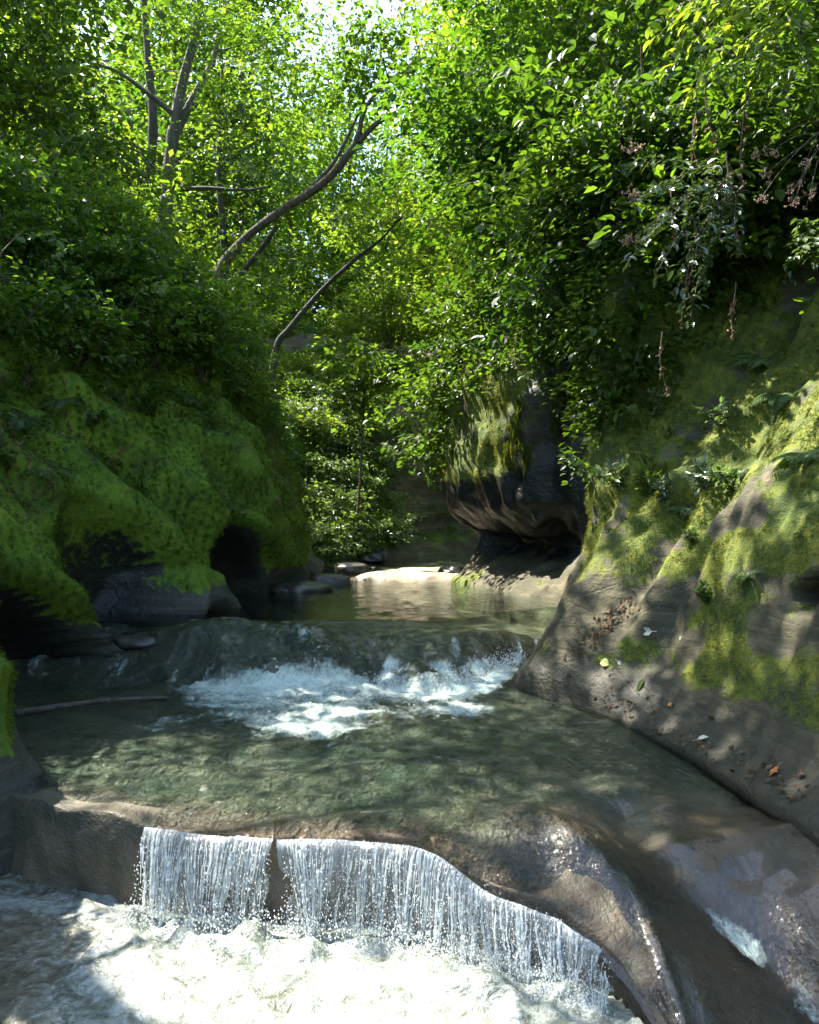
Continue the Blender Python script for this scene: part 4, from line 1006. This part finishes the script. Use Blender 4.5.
# small plants rooted in the moss of the left wall
p = n3(GL); mb = MB(); w_ = area_w(GL)*sstep(.0, .3, fbm(p, 2.2, 3, 209))*sstep(1.7, 2.6, p[:, 2])*(p[:, 2] < 4.6)*(p[:, 1] > 4.5)*(p[:, 1] < 13)
P_, N_ = gsample(GL, w_, 520); N_ = orient(P_, N_)
sprays(mb, P_+N_*.06, N_+np.array([0, 0, .1]), RNG.uniform(.05, .14, len(P_)), 12, .045, .6, 'oval', flat=.35)
tag(mb.build('ground_cover', M['leaf_mid']), 'small leafy plants sprouting from the moss of the left wall', 'ground cover', kind='stuff')
# brown leaf litter
mb = MB(); p = n3(GL); w_ = area_w(GL)*sstep(.12, .4, fbm(p, 1.9, 3, 77))*sstep(1.8, 2.6, p[:, 2])*(p[:, 2] < 5)*(p[:, 1] > 4)*(p[:, 1] < 15)
P_, N_ = gsample(GL, w_, 2600); N_ = orient(P_, N_); add_leaves(mb, P_+N_*.01, unit(np.cross(N_, RNG.normal(size=P_.shape))), N_+.4*RNG.normal(size=P_.shape), RNG.uniform(.03, .07, len(P_)), .6)
tag(mb.build('leaf_litter', M['dead']), 'brown dead leaves caught on the ledges of the left slope', 'leaf litter', kind='stuff')
mb = MB(); pts, nrs = [], []
for k in range(240):
    s = RNG.random(); h, n_ = hit_pixel(600+200*s+RNG.normal()*10, 700+105*s-RNG.gamma(1.2, 8)) if k > 130 else hit_pixel(632-58*s+RNG.normal()*5*(1+s), 602+54*s+RNG.normal()*5)
    if h is not None: pts.append(h); nrs.append(n_)
P_ = np.array(pts); N_ = orient(P_, np.array(nrs)); add_leaves(mb, P_+N_*RNG.uniform(.006, .025, (len(P_), 1)), unit(np.cross(N_, RNG.normal(size=P_.shape))), N_+.5*RNG.normal(size=P_.shape), RNG.uniform(.022, .055, len(P_)), .6)
tag(mb.build('leaf_litter', M['dead']), 'reddish brown leaves gathered in the gully at the foot of the right buttress', 'leaf litter', kind='stuff')

def one_leaf(px, py, L, shape, mat, label, wid=.75):
    h, n_ = hit_pixel(px, py)
    if h is None: return
    n_ = orient(h[None], n_[None])
    a = unit(np.cross(n_, RNG.normal(size=(1, 3)))); mb = MB()
    up = n_*.012+np.array([[0, 0, .004]])
    add_leaves(mb, up, a, n_+.2*RNG.normal(size=(1, 3)), L, wid, shape)
    V, Fc = tube(np.array([up[0]-a[0]*L*.45, up[0]-a[0]*L*.2+n_[0]*.006, up[0]]), .0018, 4); mb.add(V, Fc)
    o = mb.build('fallen_leaf', M[mat]); o.location = Vector(h); tag(o, label, 'leaf')
M['leaf_orange'] = plain_mat('orange_leaf', (.42, .13, .03), (.6, .25, .06), 30)
M['leaf_yellow'] = plain_mat('yellow_leaf', (.42, .42, .10), (.55, .55, .18), 30)
M['leaf_cream'] = plain_mat('cream_leaf', (.42, .40, .30), (.6, .58, .45), 30)
one_leaf(779, 769, .075, 'maple', 'leaf_orange', 'orange fallen leaf lying on the dark slab at the right edge', .9)
one_leaf(698, 742, .075, 'oval', 'leaf_cream', 'pale curled fallen leaf on the dark slab above the crack')
one_leaf(652, 632, .085, 'oval', 'leaf_cream', 'round cream leaf on the grey rock below the mossy buttress', .9)
one_leaf(602, 661, .09, 'oval', 'leaf_yellow', 'yellow green leaf on wet rock below the brown litter', .9)
one_leaf(618, 662, .05, 'oval', 'leaf_cream', 'small pale leaf beside the yellow green leaf')
one_leaf(645, 680, .13, 'lance', 'leaf_mid', 'long green leaf lying on the wet slab', .3)
one_leaf(701, 679, .08, 'oval', 'dead', 'reddish dead leaf standing up on the slab', .5)
one_leaf(672, 708, .06, 'oval', 'leaf_orange', 'small amber leaf on the slab near the crack')
one_leaf(798, 778, .05, 'simple', 'dead', 'small dark brown leaf close to the orange leaf')
one_leaf(683, 637, .04, 'simple', 'leaf_cream', 'tiny pale leaf right of the round cream leaf')

# ---- ferns
def fern_mesh(nf, L, droop=.5):
    fol, wood = MB(), MB()
    for k in range(nf):
        a = k/nf*6.28+RNG.uniform(-.4, .4); l = L*RNG.uniform(.7, 1.1); d = np.array([math.cos(a), math.sin(a), 0])
        t_ = np.linspace(0, 1, 26)[:, None]
        P = d*l*t_*.9+np.array([0, 0, 1])*l*(.75*t_-(.55+droop*.6)*t_**2)
        wood.add(*tube(P, np.linspace(.003, .0008, 26), 3))
        tg = unit(np.gradient(P, axis=0)); sd = unit(np.cross(tg, [0, 0, 1])); un = np.cross(sd, tg)
        sz = l*.20*np.sin(np.clip(t_[:, 0]*1.02+.02, 0, 1)**.75*math.pi)+.004
        for s in (-1, 1):
            add_leaves(fol, P[2:], sd[2:]*s+tg[2:]*.35+np.array([0, 0, -.12]), un[2:]+.15*RNG.normal(size=(24, 3)), sz[2:], .26, 'lance')
    return wood, fol
def set_plant(name, label, cat, px, py, mesh, leaf, group=None, up=.0, stem='stem', scale=1., at=None):
    h, n_ = (np.array(at), np.array([-.7, -.2, .6])) if at is not None else hit_pixel(px, py)
    if h is None: return None
    w_, f_ = mesh; t = plant_tree(name, label, cat, (0, 0, 0), w_, f_, 'twig', leaf, group, stem)
    n_ = orient(h[None], n_[None])[0]
    t.location = Vector(h-n_*.02); z = unit(n_*.6+np.array([0, 0, .8])); t.rotation_euler = Vector(z).to_track_quat('Z', 'Y').to_euler(); t.scale = (scale,)*3
    return t
for px, py, L, lab in [(790, 395, .48, 'large pale fern in full sun at the right edge of the mossy wall'), (765, 360, .42, 'feathery fern just above the large pale fern'), (812, 455, .4, 'fern at the frame edge below the large pale fern'),
                       (745, 470, .26, 'small fern in the moss left of the sunny ferns'), (748, 572, .22, 'low dark fern on the moss above the grey slab'), (690, 508, .28, 'fern sprouting at the top of the fluted buttress')]:
    set_plant('fern', lab, 'fern', px, py, fern_mesh(13, L), 'fern')
for px, py, L, lab in [(20, 420, .42, 'shaded fern at the left edge above the moss slope'), (45, 470, .34, 'drooping fern on the left slope below the shaded fern'), (190, 400, .34, 'fern on the left slope near the brown litter'), (60, 400, .36, 'broad fern on the upper left slope beside the dark shrubs'), (110, 395, .3, 'fern in the middle of the upper left slope')]:
    set_plant('fern', lab, 'fern', px, py, fern_mesh(11, L, .7), 'leaf_mid')

# ---- leafy herbs
def herb_mesh(ns, H, L, pairs=6, shape='oval', wid=.45, spread=.5):
    wood, fol = MB(), MB()
    for s in range(ns):
        a = RNG.uniform(0, 6.28); tip = np.array([math.cos(a)*H*spread*RNG.uniform(.3, 1), math.sin(a)*H*spread*RNG.uniform(.3, 1), H*RNG.uniform(.6, 1)])
        P = bez((0, 0, -.03), tip, .2*H, 14); wood.add(*tube(P, np.linspace(.005, .002, 14), 4)); tg = unit(np.gradient(P, axis=0))
        idx = np.linspace(3, 13, pairs).astype(int)
        for q, j in enumerate(idx):
            sd = unit(np.cross(tg[j], [0, 0, 1])+.2*RNG.normal(size=3))
            for s2 in (-1, 1):
                add_leaves(fol, P[j][None], (sd*s2+tg[j]*.4+[0, 0, -.15])[None], (np.cross(sd, tg[j])*0+[0, 0, 1]+.3*RNG.normal(size=3))[None], L*RNG.uniform(.7, 1.1), wid, shape)
        add_leaves(fol, P[-1][None], tg[-1][None], np.array([[0, 0, 1.]]), L, wid, shape)
    return wood, fol
for px, py, H, L, mt, lab in [(622, 492, .34, .10, 'leaf_pale', 'pale leafed herb at the left end of the buttress top'), (645, 500, .30, .085, 'leaf_mid', 'green herb beside the pale herb on the buttress'), (700, 492, .3, .085, 'leaf_glossy', 'bushy herb with glossy leaves on the mossy shelf'), (664, 505, .24, .07, 'leaf_glossy', 'small glossy herb between the buttress flutes'),
                           (730, 495, .26, .075, 'leaf_mid', 'green herb right of the glossy herb'), (690, 545, .14, .05, 'leaf_mid', 'tiny herb low on the moss above the slab'), (705, 600, .14, .055, 'leaf_mid', 'tiny herb at the edge of the grey slab'), (720, 430, .3, .08, 'leaf_pale', 'pale herb on the sunny moss ridge'), (655, 420, .28, .08, 'leaf_pale', 'pale herb hanging on the dark streaked wall'), (590, 400, .24, .07, 'leaf_pale', 'pale sprig on the dark cliff face'),
                           (8, 470, .4, .09, 'leaf_mid', 'leafy herb leaning in at the left edge'), (150, 420, .3, .075, 'leaf_mid', 'leafy herb on the left slope above the tall alcove'), (90, 430, .3, .08, 'leaf_dark', 'dark herb on the left slope beside the ferns'), (215, 430, .26, .07, 'leaf_mid', 'sprig on the left slope above the small alcove')]:
    set_plant('herb', lab, 'plant', px, py, herb_mesh(7, H, L), mt)

# ---- hydrangea-like shrubs that hang into the light at the upper right
def spray_shrub(name, label, root_pt, tips, L, leaf, flowers=()):
    wood, fol, flo = MB(), MB(), MB(); root_pt = np.array(root_pt, float)
    for tip in tips:
        P = bez(root_pt+RNG.normal(size=3)*.06, tip, .22*np.linalg.norm(np.array(tip)-root_pt), 18, RNG.uniform(-.1, .1))
        wood.add(*tube(P, np.linspace(.009, .0025, 18), 5)); tg = unit(np.gradient(P, axis=0))
        for j in range(5, 18):
            sd = unit(np.cross(tg[j], [0, 0, 1.])+.25*RNG.normal(size=3))
            for s2 in (-1, 1):
                for rep in range(1 if j < 9 else 2):
                    add_leaves(fol, (P[j]+RNG.normal(size=3)*.02)[None], (sd*s2+tg[j]*.55+[0, 0, -.12]+.25*RNG.normal(size=3))[None], ([-.25, .0, 1]+.28*RNG.normal(size=3))[None], L*RNG.uniform(.65, 1.1), .46, 'oval')
    for c in flowers:
        c = np.array(c, float); i = 0
        for _ in range(14):
            e = c+RNG.normal(size=3)*np.array([.035, .035, .015]); flo.add(*tube(np.array([c-[0, 0, .05], (c+e)/2, e]), [.0018, .0012, .001], 3))
            drops(flo, (e+RNG.normal(size=(5, 3))*.008), RNG.uniform(.004, .008, 5))
        j = int(np.argmin([np.linalg.norm(np.array(t_)-c) for t_ in tips])); 
        wood.add(*tube(bez(tips[j], c-[0, 0, .05], .03, 5), [.003, .003, .002, .002, .002], 4))
    t = plant_tree(name, label, 'shrub', root_pt, wood, fol, 'twig', leaf, None, 'stem')
    if flo.n:
        flo.v = [v-root_pt for v in flo.v]; flo.build('flower_heads', M['flower'], t)
    return t
def tips(pts): return [W(px, py, y) for px, py, y in pts]
spray_shrub('hanging_shrub', 'shrub with long pale shining leaves hanging in front of the dark upper cliff', W(735, 190, 6.6),
            tips([(636, 165, 6.0), (632, 205, 5.9), (640, 242, 5.9), (628, 262, 6.0), (660, 190, 5.8), (668, 225, 5.7), (690, 262, 5.7), (720, 240, 5.8), (705, 210, 5.8), (655, 275, 5.9), (675, 300, 5.9), (690, 318, 6.0), (650, 225, 6.1), (735, 245, 5.8), (700, 285, 6.0)]), .10, 'leaf_glossy',
            tips([(630, 148, 6.0), (634, 195, 5.9), (627, 240, 5.9)]))
spray_shrub('overhanging_bush', 'bright bush with large sunlit leaves filling the top right corner', W(800, -10, 6.4),
            tips([(660, 20, 6.0), (672, 50, 5.9), (690, 10, 5.8), (700, 70, 5.9), (715, 40, 5.7), (735, 20, 5.7), (735, 75, 5.8), (760, 55, 5.6), (770, 95, 5.8), (790, 30, 5.6), (800, 70, 5.7), (745, 110, 6.0), (690, 95, 6.1), (665, 75, 6.1), (815, 100, 5.8), (720, -10, 5.8), (760, 10, 5.6), (650, 40, 6.2)]), .11, 'leaf_bright')
spray_shrub('edge_shrub', 'small shrub with narrow pale leaves at the right edge above the sunny moss', W(835, 235, 6.1), tips([(795, 240, 5.9), (805, 255, 5.9), (790, 262, 5.8), (815, 262, 5.8), (800, 225, 6.0)]), .08, 'leaf_pale')
# dry flower stalks
root_pt = W(830, 130, 6.0); wood, flo = MB(), MB()
for px, py in [(757, 155), (765, 175), (795, 188), (793, 205), (760, 200), (805, 165), (810, 195), (775, 150)]:
    tip = W(px, py, 5.75+RNG.uniform(-.15, .15)); P = bez(root_pt+RNG.normal(size=3)*.05, tip, .12, 12, RNG.uniform(-.1, .1)); wood.add(*tube(P, np.linspace(.005, .002, 12), 4))
    for _ in range(9):
        e = tip+RNG.normal(size=3)*np.array([.03, .03, .025]); flo.add(*tube(np.array([tip, (e+tip)/2+[0, 0, .006], e]), [.0016, .0012, .001], 3)); drops(flo, e+RNG.normal(size=(4, 3))*.007, RNG.uniform(.004, .008, 4))
t = plant_tree('dry_flower_stalks', 'bare arching stalks with dry pinkish brown flower clusters by the right edge', 'plant', root_pt, wood, flo, 'twig', 'dead', None, 'stem')
t.children[1].name = 'flower_heads'; t.children[1].data.materials[0] = M['flower']
# hanging vines and dead stems over the dark wall
def vine(px, py, y, ln, label=None):
    a = W(px, py, y); n = 14; tt = np.linspace(0, 1, n)
    P = np.stack([.05*np.sin(tt*3+px)*tt, -.04*np.sin(tt*2.2+py), -ln*tt], 1)+.02*vnoise(np.stack([tt*4, tt*0+px, tt*0+py], 1), 420)[:, None]
    mb = MB(); mb.add(*tube(P, np.linspace(.006, .003, n), 4)); t = thing('hanging_vine', 'bare brown vine hanging down before the dark upper cliff', 'vine', a, 'bare vines hanging on the right cliff')
    mb.build('stem', M['twig'], t, True); mb = MB(); k = 26; j = RNG.integers(3, n, k)
    add_leaves(mb, P[j]+RNG.normal(size=(k, 3))*.012, RNG.normal(size=(k, 3))*.6+np.array([0, 0, -1.]), RNG.normal(size=(k, 3)), RNG.uniform(.025, .05, k), .45, 'simple'); mb.build('dead_leaves', M['dead'], t)
for a in [(700, 60, 6.0, .75), (708, 75, 6.05, .6), (692, 215, 5.9, .55), (686, 235, 5.95, .7), (672, 180, 6.1, .5), (728, 150, 6.1, .8), (738, 280, 6.0, .4), (745, 90, 5.9, .7), (664, 330, 6.6, .5), (600, 300, 8.5, .6)]: vine(*a)

# ---- moss tassels on the streaked wall
mats_ = []
for i, (px, py, L) in enumerate([(610, 372, .35), (622, 380, .5), (634, 392, .42), (640, 415, .5), (652, 425, .42), (668, 425, .55), (645, 455, .4), (632, 452, .38), (655, 462, .35), (620, 440, .4), (600, 420, .45), (588, 390, .4), (575, 355, .4), (562, 375, .45), (556, 410, .4), (636, 305, .35), (640, 345, .4), (606, 330, .35), (520, 395, .5), (514, 420, .45), (526, 440, .4), (508, 440, .35), (690, 440, .3), (705, 425, .35), (715, 410, .35)]):
    h, n_ = hit_pixel(px, py)
    if h is None: continue
    n_ = orient(h[None], n_[None])[0]; mb = MB(); sd = unit(np.cross(n_, [0, 0, 1.])); k = 90
    tq = RNG.random(k)[:, None]; wq = (1-tq)**.7*.05
    Pq = sd*RNG.normal(size=(k, 1))*wq-np.array([0, 0, 1])*tq*L*.8+n_*(.02+.03*RNG.random((k, 1)))
    ax = np.array([0, 0, -1.])+.16*RNG.normal(size=(k, 3))+n_*.12
    add_leaves(mb, Pq, ax, n_+.5*RNG.normal(size=(k, 3)), L*RNG.uniform(.15, .4, k), .12, 'lance')
    o = mb.build('moss_tassel', M['moss_r']); o.location = Vector(h)
    tag(o, 'drooping yellow green tuft of moss on the dark streaked cliff wall', 'moss tuft', 'moss tufts on the streaked wall')

# ---- stones
def stone(label, px, y, z, size, rot=0., sharp=.25, name='boulder', x=None):
    n_u, n_v = 36, 20; u = np.linspace(0, 2*math.pi, n_u); v = np.linspace(0, math.pi, n_v)
    U, V_ = np.meshgrid(u, v, indexing='ij')
    d = np.stack([np.cos(U)*np.sin(V_), np.sin(U)*np.sin(V_), np.cos(V_)], -1).reshape(-1, 3)
    p = np.sign(d)*np.abs(d)**.72; s0 = RNG.uniform(0, 50)
    p = p*(1+sharp*fbm(d+s0, 1.2, 3, 501)[:, None])+.05*fbm(d+s0, 5, 3, 502)[:, None]*d
    p = p*np.array(size); c, s = math.cos(rot), math.sin(rot); p = np.stack([p[:, 0]*c-p[:, 1]*s, p[:, 0]*s+p[:, 1]*c, p[:, 2]], 1)
    q = p.reshape(n_u, n_v, 3); q[-1] = q[0]
    mb = MB(); mb.add(q, grid_faces(n_u, n_v)); o = mb.build(name, M['boulder'], None, True)
    xx = W(px, 0, y)[0] if x is None else x
    o.location = (xx, y, z); tag(o, label, 'boulder')
stone('long dark slab of rock at the water line under the left nose', 300, 11.2, .95, (.42, .34, .12), .5)
stone('tilted dark slab beside the small alcoves of the left bank', 328, 12.2, .97, (.36, .30, .14), .3)
stone('flat dark boulder at the far end of the upper pool', 352, 14.6, 1.0, (.32, .3, .14), .2)
stone('low brown stone at the mouth of the bend', 372, 17.2, 1.08, (.34, .24, .15), 0)
stone('dark stone under the overhanging cliff at its corner', 455, 13.6, 1.0, (.28, .3, .14), .7)
stone('flat grey slab on the shore under the left alcoves', 160, 7.9, .80, (.42, .30, .09), .4, .2)
# bare branch lying along the dark alcove
mb = MB(); a, c = W(18, 722, 6.15), W(168, 700, 6.55); a[2] = .50; c[2] = .53
P = bez(a, c, .06, 16); mb.add(*tube(P, np.linspace(.028, .014, 16)*(1+.15*vnoise(P*9, 7)), 8)); mb.add(*tube(bez(P[9], P[9]+[.12, -.16, .05], .02, 5), [.010, .008, .007, .005, .003], 5))
o = mb.build('driftwood_branch', M['bark_grey'], None, True); tag(o, 'long bare pale branch lying at the water line of the dark left alcove', 'branch')
# ------------------------------------------------------------------ light, sky, camera
w = bpy.data.worlds.new('World'); SC.world = w; w.use_nodes = True
nt = w.node_tree; bg = nt.nodes['Background']
sky = nt.nodes.new('ShaderNodeTexSky'); sky.sky_type = 'NISHITA'; sky.sun_disc = False
sky.sun_elevation = math.asin(TO_SUN[2]); sky.sun_rotation = math.atan2(TO_SUN[0], TO_SUN[1])
nt.links.new(sky.outputs[0], bg.inputs[0]); bg.inputs[1].default_value = .15
sd = bpy.data.lights.new('sun', 'SUN'); sd.energy = 5.0; sd.angle = math.radians(.5); sd.color = (1, .95, .86)
so = bpy.data.objects.new('sun', sd); COL.objects.link(so); so.location = Vector(TO_SUN*60)
so.rotation_euler = Vector(TO_SUN).to_track_quat('Z', 'Y').to_euler()
cd = bpy.data.cameras.new('camera'); cd.sensor_fit = 'VERTICAL'; cd.sensor_height = 24; cd.lens = 24*F/1024
cd.clip_end = 2000; cd.clip_start = .05
co = bpy.data.objects.new('camera', cd); COL.objects.link(co); co.location = (0, 0, CAMZ); co.rotation_euler = (math.pi/2, 0, 0)
SC.camera = co
SC.view_settings.view_transform = 'Standard'; SC.view_settings.look = 'None'; SC.view_settings.gamma = 1
SC.view_settings.exposure = EXPO
cy = SC.cycles
cy.max_bounces = 5; cy.diffuse_bounces = 3; cy.glossy_bounces = 2; cy.transmission_bounces = 4; cy.transparent_max_bounces = 8
cy.caustics_reflective = False; cy.caustics_refractive = False; cy.sample_clamp_indirect = 6
cy.use_denoising = True; cy.use_adaptive_sampling = True; cy.adaptive_threshold = .03
